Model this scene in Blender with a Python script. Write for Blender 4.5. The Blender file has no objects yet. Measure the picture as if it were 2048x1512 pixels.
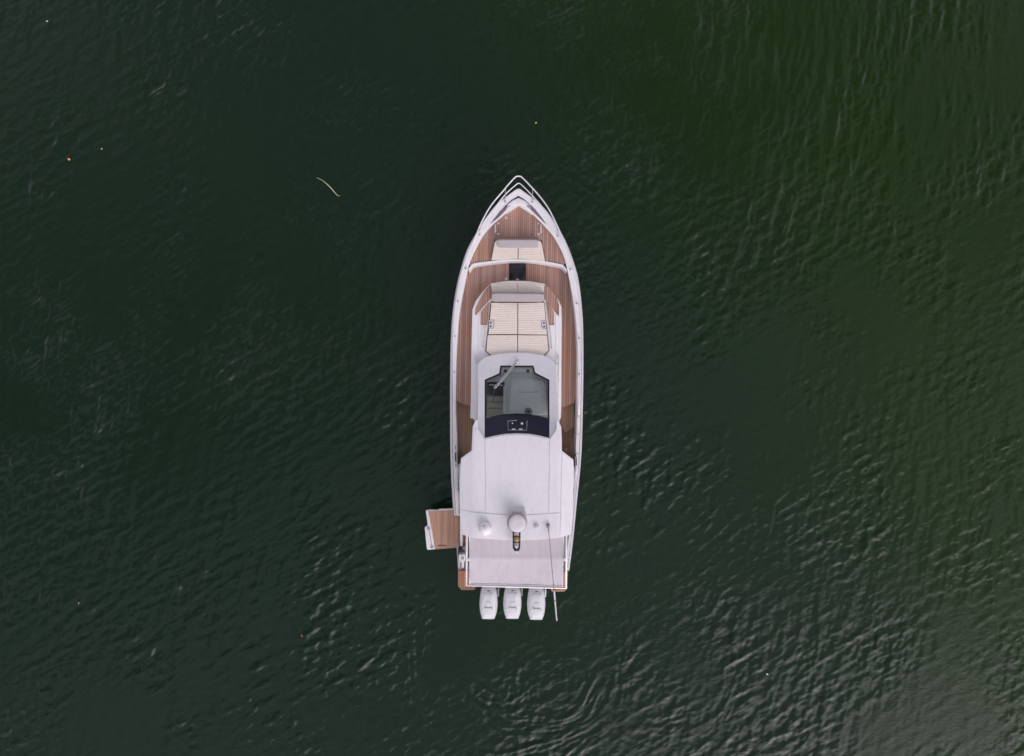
import bpy, bmesh, math, random
import numpy as np
from mathutils import Vector, Matrix, noise
random.seed(7)
R = math.radians

# ------------------------------------------------------------------ camera, sky, sun, exposure
H = 23.5                      # drone height above the water
F = 2048 * 24.0 / 36.0        # focal length in photo pixels
scene = bpy.context.scene
col = scene.collection
cam_d = bpy.data.cameras.new('camera'); cam = bpy.data.objects.new('camera', cam_d); col.objects.link(cam)
cam_d.sensor_width = 36; cam_d.lens = 24; cam_d.clip_end = 20000; cam_d.clip_start = 0.1
cam.location = (0, 0, H); cam.rotation_euler = (0, 0, 0)
scene.camera = cam

SUN_EL = 33.0                 # soft, veiled sun, low right of the picture
SUN_AZ = 152.0                # clockwise from picture top (+Y) towards the right (+X)
world = bpy.data.worlds.new('World'); scene.world = world; world.use_nodes = True
wn = world.node_tree.nodes; wl = world.node_tree.links
wn.clear()
sky = wn.new('ShaderNodeTexSky'); sky.sky_type = 'NISHITA'; sky.sun_disc = False
sky.sun_elevation = R(SUN_EL); sky.sun_rotation = R(SUN_AZ)
sky.dust_density = 1.5; sky.air_density = 1.0; sky.ozone_density = 1.0
hs = wn.new('ShaderNodeHueSaturation'); hs.inputs['Saturation'].default_value = 0.22
tint = wn.new('ShaderNodeMix'); tint.data_type = 'RGBA'; tint.blend_type = 'MULTIPLY'
tint.inputs[0].default_value = 1.0; tint.inputs[7].default_value = (1.0, 0.93, 1.0, 1)
bg = wn.new('ShaderNodeBackground'); bg.inputs[1].default_value = 0.15
wo = wn.new('ShaderNodeOutputWorld')
# broken cloud all over the sky: a flat layer of cloud seen in perspective
gc = wn.new('ShaderNodeTexCoord'); sxyz = wn.new('ShaderNodeSeparateXYZ'); wl.new(gc.outputs['Generated'], sxyz.inputs[0])
zc = wn.new('ShaderNodeMath'); zc.operation = 'MAXIMUM'; zc.inputs[1].default_value = 0.12; wl.new(sxyz.outputs[2], zc.inputs[0])
dv = wn.new('ShaderNodeVectorMath'); dv.operation = 'DIVIDE'; cz = wn.new('ShaderNodeCombineXYZ')
for i in range(3): wl.new(zc.outputs[0], cz.inputs[i])
wl.new(gc.outputs['Generated'], dv.inputs[0]); wl.new(cz.outputs[0], dv.inputs[1])
cn = wn.new('ShaderNodeTexNoise'); cn.inputs['Scale'].default_value = 5.5; cn.inputs['Detail'].default_value = 5; cn.inputs['Roughness'].default_value = 0.55; cn.inputs['Distortion'].default_value = 0.3
wl.new(dv.outputs[0], cn.inputs['Vector'])
cm = wn.new('ShaderNodeMapRange'); cm.interpolation_type = 'SMOOTHSTEP'; cm.inputs[1].default_value = 0.41; cm.inputs[2].default_value = 0.59; cm.inputs[3].default_value = 0.10; cm.inputs[4].default_value = 2.6
wl.new(cn.outputs[0], cm.inputs[0])
cl = wn.new('ShaderNodeVectorMath'); cl.operation = 'SCALE'
wl.new(sky.outputs[0], hs.inputs['Color']); wl.new(hs.outputs[0], tint.inputs[6])
wl.new(tint.outputs[2], cl.inputs[0]); wl.new(cm.outputs[0], cl.inputs['Scale'])
wl.new(cl.outputs[0], bg.inputs[0]); wl.new(bg.outputs[0], wo.inputs[0])

sun_d = bpy.data.lights.new('sun', 'SUN'); sun = bpy.data.objects.new('sun', sun_d); col.objects.link(sun)
sun_d.energy = 1.0; sun_d.angle = R(54); sun_d.color = (1.0, 0.95, 0.97)
to_sun = Vector((math.sin(R(SUN_AZ)) * math.cos(R(SUN_EL)), math.cos(R(SUN_AZ)) * math.cos(R(SUN_EL)), math.sin(R(SUN_EL))))
sun.rotation_euler = to_sun.to_track_quat('Z', 'Y').to_euler()

vs = scene.view_settings
vs.view_transform = 'Standard'; vs.look = 'None'; vs.gamma = 1.0; vs.exposure = 0.0; vs.use_curve_mapping = False

# ------------------------------------------------------------------ helpers
def P(px, py, z):
    """plan point of the photograph at height z, metres, camera foot = origin"""
    k = (H - z) / F
    return Vector(((px - 1024) * k, -(py - 756) * k, z))
ROOT = P(1031, 800, 0)
AX = Vector((14.5, 888, 0)).normalized()      # towards the bow
UX = Vector((AX.y, -AX.x, 0))                 # towards starboard (right in picture)

def cr(pts, n=6, closed=False):
    """Catmull-Rom through 2D/3D points"""
    pts = [tuple(p) for p in pts]; out = []; m = len(pts)
    seg = m if closed else m - 1
    for i in range(seg):
        g = (lambda j: pts[j % m]) if closed else (lambda j: pts[max(0, min(m - 1, j))])
        p0, p1, p2, p3 = g(i - 1), g(i), g(i + 1), g(i + 2)
        for k in range(n):
            t = k / n
            out.append(tuple(0.5 * ((2 * b) + (-a + c) * t + (2 * a - 5 * b + 4 * c - d) * t * t + (-a + 3 * b - 3 * c + d) * t ** 3)
                             for a, b, c, d in zip(p0, p1, p2, p3)))
    if not closed: out.append(pts[-1])
    return out
def lerp(tab, y):
    if y <= tab[0][0]: return tab[0][1]
    for (a, b), (c, d) in zip(tab, tab[1:]):
        if y <= c: return b + (d - b) * (y - a) / (c - a)
    return tab[-1][1]

yacht = bpy.data.objects.new('motor_yacht', None); col.objects.link(yacht)
yacht.location = ROOT; yacht.empty_display_size = 1.0
yacht['label'] = 'white motor yacht with teak decks, three outboards and a hardtop, afloat on dark water'
yacht['category'] = 'yacht'

def obj(name, bm, mat, parent=None, smooth=None, label=None):
    """link a bmesh built in scene metres as one mesh; children of the yacht are kept in its frame"""
    if smooth is not None:
        bmesh.ops.recalc_face_normals(bm, faces=bm.faces[:])
        for f in bm.faces: f.smooth = True
    me = bpy.data.meshes.new(name)
    if parent is not None: bmesh.ops.translate(bm, verts=bm.verts[:], vec=-ROOT)
    bm.to_mesh(me); bm.free()
    if smooth is not None: me.set_sharp_from_angle(angle=R(smooth))
    for m in (mat if isinstance(mat, (list, tuple)) else [mat]): me.materials.append(m)
    o = bpy.data.objects.new(name, me); col.objects.link(o)
    if parent is not None: o.parent = parent
    if label: o['label'] = label
    return o

def prism(pts, z0, z1=None, bevel=0.0, seg=2, bm=None):
    """closed solid below a polygon of 3D points; z0 = bottom (or depth if z1 == 'd')"""
    bm = bm or bmesh.new()
    pts = [Vector(p) for p in pts]
    vt = [bm.verts.new(p) for p in pts]
    vb = [bm.verts.new((p.x, p.y, (p.z - z0) if z1 == 'd' else z0)) for p in pts]
    n = len(pts)
    top = bm.faces.new(vt); bot = bm.faces.new(vb[::-1])
    for i in range(n):
        bm.faces.new((vt[i], vb[i], vb[(i + 1) % n], vt[(i + 1) % n]))
    bmesh.ops.recalc_face_normals(bm, faces=bm.faces[:])
    if bevel:
        es = [e for e in bm.edges if e.verts[0] in vt and e.verts[1] in vt]
        bmesh.ops.bevel(bm, geom=es, offset=bevel, segments=seg, profile=0.6, affect='EDGES', clamp_overlap=True)
    return bm
def pz(pts, z):
    """photo polygon -> metres at height z (number or function of photo x, y)"""
    return [P(x, y, z(x, y) if callable(z) else z) for x, y in pts]
def loft(lines, bm=None, close=False, cap=False):
    bm = bm or bmesh.new()
    rows = [[bm.verts.new(p) for p in l] for l in lines]
    for a, b in zip(rows, rows[1:]):
        m = len(a)
        for i in range(m if close else m - 1):
            q = [a[i], a[(i + 1) % m], b[(i + 1) % m], b[i]]
            if len({tuple(v.co) for v in q}) >= 3:
                try: bm.faces.new(q)
                except ValueError: pass
    if cap:
        for r in (rows[0], rows[-1]):
            try: bm.faces.new(r)
            except ValueError: pass
    bmesh.ops.remove_doubles(bm, verts=bm.verts[:], dist=1e-5)
    bmesh.ops.recalc_face_normals(bm, faces=bm.faces[:])
    return bm
def tube(pts, r, bm=None, n=8, r1=None):
    bm = bm or bmesh.new()
    pts = [Vector(p) for p in pts]; rows = []
    for i, p in enumerate(pts):
        d = (pts[min(i + 1, len(pts) - 1)] - pts[max(i - 1, 0)]).normalized()
        a = Vector((0, 0, 1)) if abs(d.z) < 0.9 else Vector((1, 0, 0))
        u = d.cross(a).normalized(); v = u.cross(d)
        rr = r if r1 is None else r + (r1 - r) * i / (len(pts) - 1)
        rows.append([bm.verts.new(p + (u * math.cos(2 * math.pi * k / n) + v * math.sin(2 * math.pi * k / n)) * rr) for k in range(n)])
    for a, b in zip(rows, rows[1:]):
        for k in range(n): bm.faces.new((a[k], a[(k + 1) % n], b[(k + 1) % n], b[k]))
    bm.faces.new(rows[0][::-1]); bm.faces.new(rows[-1])
    return bm
def lathe(c, prof, n=32, bm=None):
    """prof = [(radius, height above c)] from bottom to top"""
    bm = bm or bmesh.new(); c = Vector(c)
    rows = [[bm.verts.new(c + Vector((r * math.cos(2 * math.pi * k / n), r * math.sin(2 * math.pi * k / n), h))) for k in range(n)] for r, h in prof]
    for a, b in zip(rows, rows[1:]):
        for k in range(n): bm.faces.new((a[k], a[(k + 1) % n], b[(k + 1) % n], b[k]))
    bm.faces.new(rows[0][::-1]); bm.faces.new(rows[-1])
    bmesh.ops.recalc_face_normals(bm, faces=bm.faces[:])
    return bm
def box(c, sx, sy, sz, bm=None, rot=True, bevel=0.0):
    """box with base centre c, aligned to the yacht"""
    c = Vector(c); u, v = (UX, AX) if rot else (Vector((1, 0, 0)), Vector((0, 1, 0)))
    pts = [c + u * a * sx / 2 + v * b * sy / 2 + Vector((0, 0, sz)) for a, b in ((-1, -1), (1, -1), (1, 1), (-1, 1))]
    return prism(pts, c.z, None, bevel, 2, bm)
def circle_px(cx, cy, r, z, n=24):
    return [P(cx + r * math.cos(2 * math.pi * k / n), cy + r * math.sin(2 * math.pi * k / n), z) for k in range(n)]

# ------------------------------------------------------------------ materials
def new_mat(name):
    m = bpy.data.materials.new(name); m.use_nodes = True
    nt = m.node_tree; return m, nt, nt.nodes['Principled BSDF']
def N(nt, t, **kw):
    n = nt.nodes.new(t)
    for k, v in kw.items(): setattr(n, k, v)
    return n
def plain(name, rgb, rough=0.45, metal=0.0, var=0.06, scale=6.0, bump=0.0, bscale=80.0, ior=1.45, stain=0.0, stretch=1.0):
    """base colour with a soft cloudy variation, optional fine relief"""
    m, nt, b = new_mat(name)
    tc = N(nt, 'ShaderNodeTexCoord'); no = N(nt, 'ShaderNodeTexNoise'); no.inputs['Scale'].default_value = scale
    no.inputs['Detail'].default_value = 6; nt.links.new(tc.outputs['Object'], no.inputs['Vector'])
    mx = N(nt, 'ShaderNodeMix', data_type='RGBA')
    mx.inputs[6].default_value = tuple(c * (1 - var) for c in rgb) + (1,); mx.inputs[7].default_value = tuple(min(1, c * (1 + var)) for c in rgb) + (1,)
    nt.links.new(no.outputs[0], mx.inputs[0]); last = mx.outputs[2]
    if stain:
        # dried water marks and dust: blotchy, drawn out along the yacht
        mp = N(nt, 'ShaderNodeMapping'); mp.inputs['Scale'].default_value = (1.0, 1.0 / stretch, 1.0); nt.links.new(tc.outputs['Object'], mp.inputs[0])
        n3 = N(nt, 'ShaderNodeTexNoise'); n3.inputs['Scale'].default_value = 7.0; n3.inputs['Detail'].default_value = 9; n3.inputs['Roughness'].default_value = 0.72; n3.inputs['Distortion'].default_value = 0.4
        nt.links.new(mp.outputs[0], n3.inputs['Vector'])
        r3 = N(nt, 'ShaderNodeMapRange'); r3.inputs[1].default_value = 0.47; r3.inputs[2].default_value = 0.72; r3.inputs[4].default_value = stain; nt.links.new(n3.outputs[0], r3.inputs[0])
        m3 = N(nt, 'ShaderNodeMix', data_type='RGBA'); m3.inputs[7].default_value = (rgb[0] * 0.62, rgb[1] * 0.58, rgb[2] * 0.53, 1)
        nt.links.new(r3.outputs[0], m3.inputs[0]); nt.links.new(last, m3.inputs[6]); last = m3.outputs[2]
        rr = N(nt, 'ShaderNodeMapRange'); rr.inputs[1].default_value = 0.3; rr.inputs[2].default_value = 0.7; rr.inputs[3].default_value = rough * 0.7; rr.inputs[4].default_value = min(1, rough * 1.35)
        nt.links.new(n3.outputs[0], rr.inputs[0]); nt.links.new(rr.outputs[0], b.inputs['Roughness'])
    nt.links.new(last, b.inputs['Base Color'])
    if not stain: b.inputs['Roughness'].default_value = rough
    b.inputs['Metallic'].default_value = metal; b.inputs['IOR'].default_value = ior
    if bump:
        n2 = N(nt, 'ShaderNodeTexNoise'); n2.inputs['Scale'].default_value = bscale; nt.links.new(tc.outputs['Object'], n2.inputs['Vector'])
        bp = N(nt, 'ShaderNodeBump'); bp.inputs['Strength'].default_value = bump; bp.inputs['Distance'].default_value = 0.004
        nt.links.new(n2.outputs[0], bp.inputs['Height']); nt.links.new(bp.outputs[0], b.inputs['Normal'])
    return m
def teak_mat(name, rgb, rnd=0.2):
    """weathered teak: long grain, every plank a little different"""
    m, nt, b = new_mat(name)
    tc = N(nt, 'ShaderNodeTexCoord'); mp = N(nt, 'ShaderNodeMapping'); mp.inputs['Scale'].default_value = (45, 2.2, 20)
    nt.links.new(tc.outputs['Object'], mp.inputs[0])
    oi = N(nt, 'ShaderNodeObjectInfo')
    no = N(nt, 'ShaderNodeTexNoise', noise_dimensions='4D'); no.inputs['Scale'].default_value = 1.0; no.inputs['Detail'].default_value = 7
    mw = N(nt, 'ShaderNodeMath', operation='MULTIPLY'); mw.inputs[1].default_value = 37.0
    nt.links.new(oi.outputs['Random'], mw.inputs[0]); nt.links.new(mw.outputs[0], no.inputs['W']); nt.links.new(mp.outputs[0], no.inputs['Vector'])
    bl = N(nt, 'ShaderNodeTexNoise'); bl.inputs['Scale'].default_value = 0.9; bl.inputs['Detail'].default_value = 4
    nt.links.new(tc.outputs['Object'], bl.inputs['Vector'])
    g = N(nt, 'ShaderNodeMix', data_type='RGBA')
    g.inputs[6].default_value = tuple(c * 0.82 for c in rgb) + (1,); g.inputs[7].default_value = tuple(c * 1.16 for c in rgb) + (1,)
    nt.links.new(no.outputs[0], g.inputs[0])
    # patches bleached silver-pink by the sun
    w = N(nt, 'ShaderNodeMix', data_type='RGBA'); w.inputs[7].default_value = (rgb[0] * 0.93, rgb[1] * 1.12, rgb[2] * 1.45, 1)
    mr = N(nt, 'ShaderNodeMapRange'); mr.inputs[1].default_value = 0.35; mr.inputs[2].default_value = 0.7; mr.inputs[4].default_value = 0.8
    nt.links.new(bl.outputs[0], mr.inputs[0]); nt.links.new(mr.outputs[0], w.inputs[0]); nt.links.new(g.outputs[2], w.inputs[6])
    hv = N(nt, 'ShaderNodeHueSaturation')
    vr = N(nt, 'ShaderNodeMapRange'); vr.inputs[3].default_value = 1 - rnd; vr.inputs[4].default_value = 1 + rnd
    nt.links.new(oi.outputs['Random'], vr.inputs[0]); nt.links.new(vr.outputs[0], hv.inputs['Value']); nt.links.new(w.outputs[2], hv.inputs['Color'])
    nt.links.new(hv.outputs[0], b.inputs['Base Color'])
    b.inputs['Roughness'].default_value = 0.7; b.inputs['Specular IOR Level'].default_value = 0.25
    return m
M = {}
M['gel'] = plain('white_gelcoat', (0.80, 0.785, 0.79), 0.32, var=0.025, scale=2.0, stain=0.12)
M['gel2'] = plain('offwhite_gelcoat', (0.72, 0.70, 0.71), 0.4, var=0.04, scale=5.0, bump=0.15, bscale=120)
M['hard'] = plain('hardtop_gelcoat', (0.735, 0.72, 0.735), 0.38, var=0.035, scale=1.6, bump=0.1, bscale=60, stain=0.22, stretch=2.5)
M['teak'] = teak_mat('teak', (0.475, 0.272, 0.195))
M['teak_b'] = teak_mat('teak_shaded_brown', (0.39, 0.235, 0.14))  # browner copy of the teak; shade of the lower decks is in its colour
M['teak_o'] = teak_mat('teak_oiled', (0.49, 0.25, 0.14))
M['teak_t'] = teak_mat('teak_terrace', (0.54, 0.30, 0.185))
M['teak_m'] = teak_mat('teak_margin', (0.42, 0.23, 0.14), 0.05)
M['caulk'] = plain('deck_caulking', (0.14, 0.08, 0.062), 0.7)
M['beige'] = plain('beige_cushion', (0.765, 0.68, 0.595), 0.85, var=0.05, scale=9, bump=0.2, bscale=300, stain=0.08)
M['seam'] = plain('cushion_underside', (0.12, 0.09, 0.075), 0.9)
M['greyfab'] = plain('grey_upholstery', (0.345, 0.315, 0.32), 0.85, var=0.07, scale=8, bump=0.2, bscale=300)
M['awning'] = plain('awning_fabric', (0.575, 0.525, 0.55), 0.9, var=0.07, scale=3.0, bump=0.4, bscale=25, stain=0.3, stretch=6.0)
M['steel'] = plain('polished_steel', (0.78, 0.74, 0.75), 0.22, metal=1.0, var=0.03)
M['steelg'] = plain('satin_grey_steel', (0.52, 0.49, 0.50), 0.4, metal=0.3)
M['rail'] = plain('rail_white_steel', (0.80, 0.77, 0.79), 0.3, metal=0.35, var=0.02)
M['black'] = plain('black_acrylic', (0.012, 0.012, 0.016), 0.12)
M['navy'] = plain('navy_tinted_glass', (0.008, 0.010, 0.026), 0.10)
M['rubber'] = plain('dark_rubber', (0.03, 0.03, 0.035), 0.6)
M['pocket'] = plain('mauve_pocket_liner', (0.17, 0.13, 0.16), 0.5)
M['grey'] = plain('mid_grey_plastic', (0.33, 0.31, 0.33), 0.45)
M['lgrey'] = plain('light_grey_plastic', (0.58, 0.55, 0.57), 0.4)
M['dash'] = plain('dashboard_vinyl', (0.70, 0.73, 0.71), 0.6, var=0.05, scale=3)
M['dash2'] = plain('dashboard_console', (0.80, 0.84, 0.83), 0.55, var=0.05, scale=3)
M['floor_in'] = plain('cabin_floor', (0.45, 0.45, 0.41), 0.7, var=0.12, scale=4)
M['dark_in'] = plain('dark_interior', (0.06, 0.065, 0.065), 0.6)
M['gold'] = plain('brass_horn', (0.30, 0.22, 0.08), 0.45, metal=0.5)
M['cowl'] = plain('outboard_cowl_paint', (0.73, 0.73, 0.735), 0.3, var=0.03, stain=0.2)
M['cowl2'] = plain('outboard_trim_grey', (0.50, 0.51, 0.53), 0.4)
M['greydome'] = plain('radome_grey', (0.63, 0.60, 0.60), 0.55, var=0.03)
M['red'] = plain('pale_label', (0.75, 0.6, 0.6), 0.5)
# tinted windscreen
m, nt, b = new_mat('windscreen_glass'); M['glass'] = m
tr = N(nt, 'ShaderNodeBsdfTransparent'); tr.inputs[0].default_value = (0.88, 0.92, 0.90, 1)
gl = N(nt, 'ShaderNodeBsdfGlossy'); gl.inputs['Roughness'].default_value = 0.03
fr = N(nt, 'ShaderNodeFresnel'); fr.inputs[0].default_value = 1.5
ms = N(nt, 'ShaderNodeMixShader'); nt.links.new(fr.outputs[0], ms.inputs[0]); nt.links.new(tr.outputs[0], ms.inputs[1]); nt.links.new(gl.outputs[0], ms.inputs[2])
nt.links.new(ms.outputs[0], nt.nodes['Material Output'].inputs[0])

# ------------------------------------------------------------------ water
def water_material():
    m, nt, b = new_mat('lake_water')
    tc = N(nt, 'ShaderNodeTexCoord')
    big = N(nt, 'ShaderNodeTexNoise'); big.inputs['Scale'].default_value = 0.10; big.inputs['Detail'].default_value = 3; big.inputs['Distortion'].default_value = 0.6
    nt.links.new(tc.outputs['Object'], big.inputs['Vector'])
    # body colour: turns a yellower green towards the right and top, patchy
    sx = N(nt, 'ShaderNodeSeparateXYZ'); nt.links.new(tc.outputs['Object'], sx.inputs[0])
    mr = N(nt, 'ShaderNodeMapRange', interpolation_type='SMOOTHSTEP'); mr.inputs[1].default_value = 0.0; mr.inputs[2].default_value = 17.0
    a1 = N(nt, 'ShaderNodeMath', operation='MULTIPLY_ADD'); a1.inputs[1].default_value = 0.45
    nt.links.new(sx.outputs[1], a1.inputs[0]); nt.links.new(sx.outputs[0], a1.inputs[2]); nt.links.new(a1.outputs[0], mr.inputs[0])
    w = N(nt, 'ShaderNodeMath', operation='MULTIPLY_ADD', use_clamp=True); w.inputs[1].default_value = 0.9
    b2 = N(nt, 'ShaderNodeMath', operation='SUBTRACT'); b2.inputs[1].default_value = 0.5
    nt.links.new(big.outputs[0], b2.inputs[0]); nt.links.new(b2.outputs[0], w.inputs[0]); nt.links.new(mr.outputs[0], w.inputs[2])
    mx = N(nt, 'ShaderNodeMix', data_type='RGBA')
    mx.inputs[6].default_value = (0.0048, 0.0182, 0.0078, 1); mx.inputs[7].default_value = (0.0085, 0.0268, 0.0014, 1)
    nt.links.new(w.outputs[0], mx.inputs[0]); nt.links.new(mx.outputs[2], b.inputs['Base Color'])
    b.inputs['Roughness'].default_value = 0.12; b.inputs['IOR'].default_value = 1.333
    # capillary ripples finer than the mesh
    mp = N(nt, 'ShaderNodeMapping'); mp.inputs['Rotation'].default_value = (0, 0, R(-32)); mp.inputs['Scale'].default_value = (6.0, 12.0, 1)
    nt.links.new(tc.outputs['Object'], mp.inputs[0])
    n1 = N(nt, 'ShaderNodeTexNoise'); n1.inputs['Scale'].default_value = 1.0; n1.inputs['Detail'].default_value = 5; n1.inputs['Roughness'].default_value = 0.7; n1.inputs['Distortion'].default_value = 0.5
    nt.links.new(mp.outputs[0], n1.inputs['Vector'])
    # farther out, past the modelled waves, the wind ripples go on in the shader
    ab = N(nt, 'ShaderNodeVectorMath', operation='ABSOLUTE'); nt.links.new(tc.outputs['Object'], ab.inputs[0])
    s2 = N(nt, 'ShaderNodeSeparateXYZ'); nt.links.new(ab.outputs[0], s2.inputs[0])
    far = []
    for k_, lim in ((0, 22.0), (1, 16.5)):
        q_ = N(nt, 'ShaderNodeMapRange', interpolation_type='SMOOTHSTEP'); q_.inputs[1].default_value = lim - 1.5; q_.inputs[2].default_value = lim; nt.links.new(s2.outputs[k_], q_.inputs[0]); far.append(q_)
    fm = N(nt, 'ShaderNodeMath', operation='MAXIMUM'); nt.links.new(far[0].outputs[0], fm.inputs[0]); nt.links.new(far[1].outputs[0], fm.inputs[1])
    n2 = N(nt, 'ShaderNodeTexNoise'); n2.inputs['Scale'].default_value = 0.28; n2.inputs['Detail'].default_value = 2; nt.links.new(mp.outputs[0], n2.inputs['Vector'])
    f2 = N(nt, 'ShaderNodeMath', operation='MULTIPLY'); nt.links.new(n2.outputs[0], f2.inputs[0]); nt.links.new(fm.outputs[0], f2.inputs[1])
    hh = N(nt, 'ShaderNodeMath', operation='MULTIPLY_ADD'); hh.inputs[1].default_value = 12.0; nt.links.new(f2.outputs[0], hh.inputs[0]); nt.links.new(n1.outputs[0], hh.inputs[2])
    bp = N(nt, 'ShaderNodeBump'); bp.inputs['Strength'].default_value = 0.22; bp.inputs['Distance'].default_value = 0.035
    nt.links.new(hh.outputs[0], bp.inputs['Height']); nt.links.new(bp.outputs[0], b.inputs['Normal'])
    return m
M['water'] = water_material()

def build_water():
    rng = np.random.default_rng(11)
    S = 40.96; n = 1024; d = S / n                       # spectral tile
    kx = np.fft.fftfreq(n, d) * 2 * np.pi; KX, KY = np.meshgrid(kx, kx, indexing='xy'); K = np.hypot(KX, KY) + 1e-9
    TH = np.arctan2(KY, KX)
    white = np.fft.fft2(rng.standard_normal((n, n)))
    def field(theta, spread, lmin, lmax, seed):
        w = np.fft.fft2(np.random.default_rng(seed).standard_normal((n, n)))
        dth = np.angle(np.exp(2j * (TH - theta))) / 2
        k0, k1 = 2 * np.pi / lmax, 2 * np.pi / lmin
        band = np.exp(-(np.clip(k0 - K, 0, None) / (0.25 * k0)) ** 2) * np.exp(-(np.clip(K - k1, 0, None) / (0.3 * k1)) ** 2)
        sp = band * np.exp(-(dth / spread) ** 2) * np.maximum(K, 0.05) ** -1.75; sp[0, 0] = 0
        h = np.fft.ifft2(w * sp).real
        gx = np.gradient(h, d, axis=1); gy = np.gradient(h, d, axis=0)
        h /= math.sqrt((gx ** 2 + gy ** 2).mean())     # unit rms slope
        h /= 1.0; st = h.std(); h = h + 0.08 * (h * h / st - st)   # sharper crests, flatter troughs
        return h
    hA = field(R(-8), 0.42, 0.20, 0.8, 1)              # crests run up the picture
    hB = field(R(-58), 0.45, 0.12, 0.6, 2)             # crests rise to the right
    hC = field(R(38), 0.35, 0.22, 0.8, 3)              # crests fall to the right (old wake)
    hD = field(0, 9.0, 0.11, 0.5, 4)                   # confused chop
    m1 = field(0, 9.0, 3.0, 9.0, 5); m1 /= m1.std()    # gust mask
    m2 = field(0, 9.0, 1.6, 5.0, 6); m2 /= m2.std()
    ny, nx = 850, 1120; dx = 0.0405
    X = (np.arange(nx) - nx / 2) * dx; Y = (np.arange(ny) - ny / 2) * dx
    ix = np.round(X / d).astype(int) % n; iy = np.round(Y / d).astype(int) % n
    def samp(h):                                        # bilinear, periodic
        fx = (X / d) % n; fy = (Y / d) % n
        x0 = np.floor(fx).astype(int); y0 = np.floor(fy).astype(int); tx = (fx - x0)[None, :]; ty = (fy - y0)[:, None]
        x1 = (x0 + 1) % n; y1 = (y0 + 1) % n; x0 %= n; y0 %= n
        return (h[np.ix_(y0, x0)] * (1 - tx) + h[np.ix_(y0, x1)] * tx) * (1 - ty) + (h[np.ix_(y1, x0)] * (1 - tx) + h[np.ix_(y1, x1)] * tx) * ty
    A, B, C, D, G1, G2 = [samp(h) for h in (hA, hB, hC, hD, m1, m2)]
    XX, YY = np.meshgrid(X, Y)
    PX = XX * F / H + 1024; PY = -YY * F / H + 756      # the plan's photo coordinates, for where the wind patches lie
    def blob(cx, cy, sx, sy): return np.exp(-((PX - cx) / sx) ** 2 - ((PY - cy) / sy) ** 2)
    sm = lambda v, a, b: np.clip((v - a) / (b - a), 0, 1) ** 2 * (3 - 2 * np.clip((v - a) / (b - a), 0, 1))
    g = np.clip(0.75 + 0.28 * G1 + 0.2 * G2, 0.2, 1.6)
    right = sm(PX, 1050, 1750)
    wA = (0.060 + 0.06 * blob(1800, 1350, 480, 420) + 0.15 * blob(1650, 150, 420, 420) + 0.05 * blob(250, 1150, 350, 500)) * g
    wB = (0.115 - 0.02 * right) * g * (1 - 0.3 * blob(480, 250, 500, 300))
    wC = 0.035 * blob(700, 1420, 380, 320) * g + 0.02 * blob(1200, 250, 400, 300)
    wD = (0.075 + 0.05 * blob(1300, 500, 330, 280) + 0.05 * blob(1060, 1380, 260, 170) + 0.055 * blob(870, 1160, 100, 110)) * g
    calm = 1 - 0.6 * blob(1060, 1340, 280, 210)           # slick water left by the propellers
    Z = (wA * A + wB * B + wC * C + wD * D) * calm
    # prop wash swirling behind the outboards: streaks sampled round a centre, broken into short arcs
    hE = field(0, 0.30, 0.16, 0.55, 9)
    def polar(cx, cy, ecc, stretch, ph, sg=1):
        dx_, dy_ = (PX - cx) * H / F, (PY - cy) * H / F / ecc
        r_ = np.hypot(dx_, dy_) + 0.15 * G2 + 0.10 * G1; t_ = np.arctan2(dx_, sg * dy_)      # seam at the top
        u, v = r_ / d, (t_ + ph) * 1.6 * stretch / d
        return hE[np.floor(v).astype(int) % n, np.floor(u).astype(int) % n], r_, t_
    for cx, cy, ecc, r0, w0, amp, ph, sg in ((1070, 1345, 0.85, 2.3, 0.5, 0.30, 0, 1), (1035, 1300, 1.1, 3.7, 0.6, 0.22, 2, 1), (1120, 1395, 0.8, 2.0, 0.4, 0.13, 20, -1), (1010, 1385, 0.7, 0.9, 0.5, 0.14, 25, 1), (885, 1110, 1.1, 1.1, 0.8, 0.28, 5, 1), (1330, 1320, 1.0, 2.6, 0.8, 0.11, 9, 1), (1036, 520, 0.85, 4.4, 1.5, 0.075, 12, -1), (1036, 760, 1.5, 5.2, 1.6, 0.06, 31, 1)):
        hp, r_, t_ = polar(cx, cy, ecc, 1.0, ph, sg)
        env = np.exp(-((r_ - r0) / w0) ** 2) * np.clip(1.1 - (t_ / 2.2) ** 2, 0, 1) * np.clip(0.6 + 0.45 * G2 + 0.2 * G1, 0, 1.3)
        Z += amp * env * hp
    edge = np.minimum(np.minimum(XX - X[0], X[-1] - XX), np.minimum(YY - Y[0], Y[-1] - YY))
    Z *= np.clip(edge / 1.5, 0, 1)
    co = np.stack([XX, YY, Z], -1).reshape(-1, 3).astype(np.float32)
    idx = np.arange(nx * ny).reshape(ny, nx)
    q = np.stack([idx[:-1, :-1], idx[:-1, 1:], idx[1:, 1:], idx[1:, :-1]], -1).reshape(-1, 4)
    # flat sheet out to the horizon around the rippled water
    L = 6000.0; x0, x1, y0, y1 = X[0], X[-1], Y[0], Y[-1]
    extra = np.array([(-L, -L, 0), (L, -L, 0), (L, L, 0), (-L, L, 0)], np.float32); base = len(co)
    c = [idx[0, 0], idx[0, -1], idx[-1, -1], idx[-1, 0]]
    eq = np.array([(base, base + 1, c[1], c[0]), (base + 1, base + 2, c[2], c[1]), (base + 2, base + 3, c[3], c[2]), (base + 3, base, c[0], c[3])])
    co = np.vstack([co, extra]); q = np.vstack([q, eq])
    me = bpy.data.meshes.new('water'); me.vertices.add(len(co)); me.vertices.foreach_set('co', co.ravel())
    me.loops.add(q.size); me.loops.foreach_set('vertex_index', q.ravel().astype(np.int32))
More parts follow.
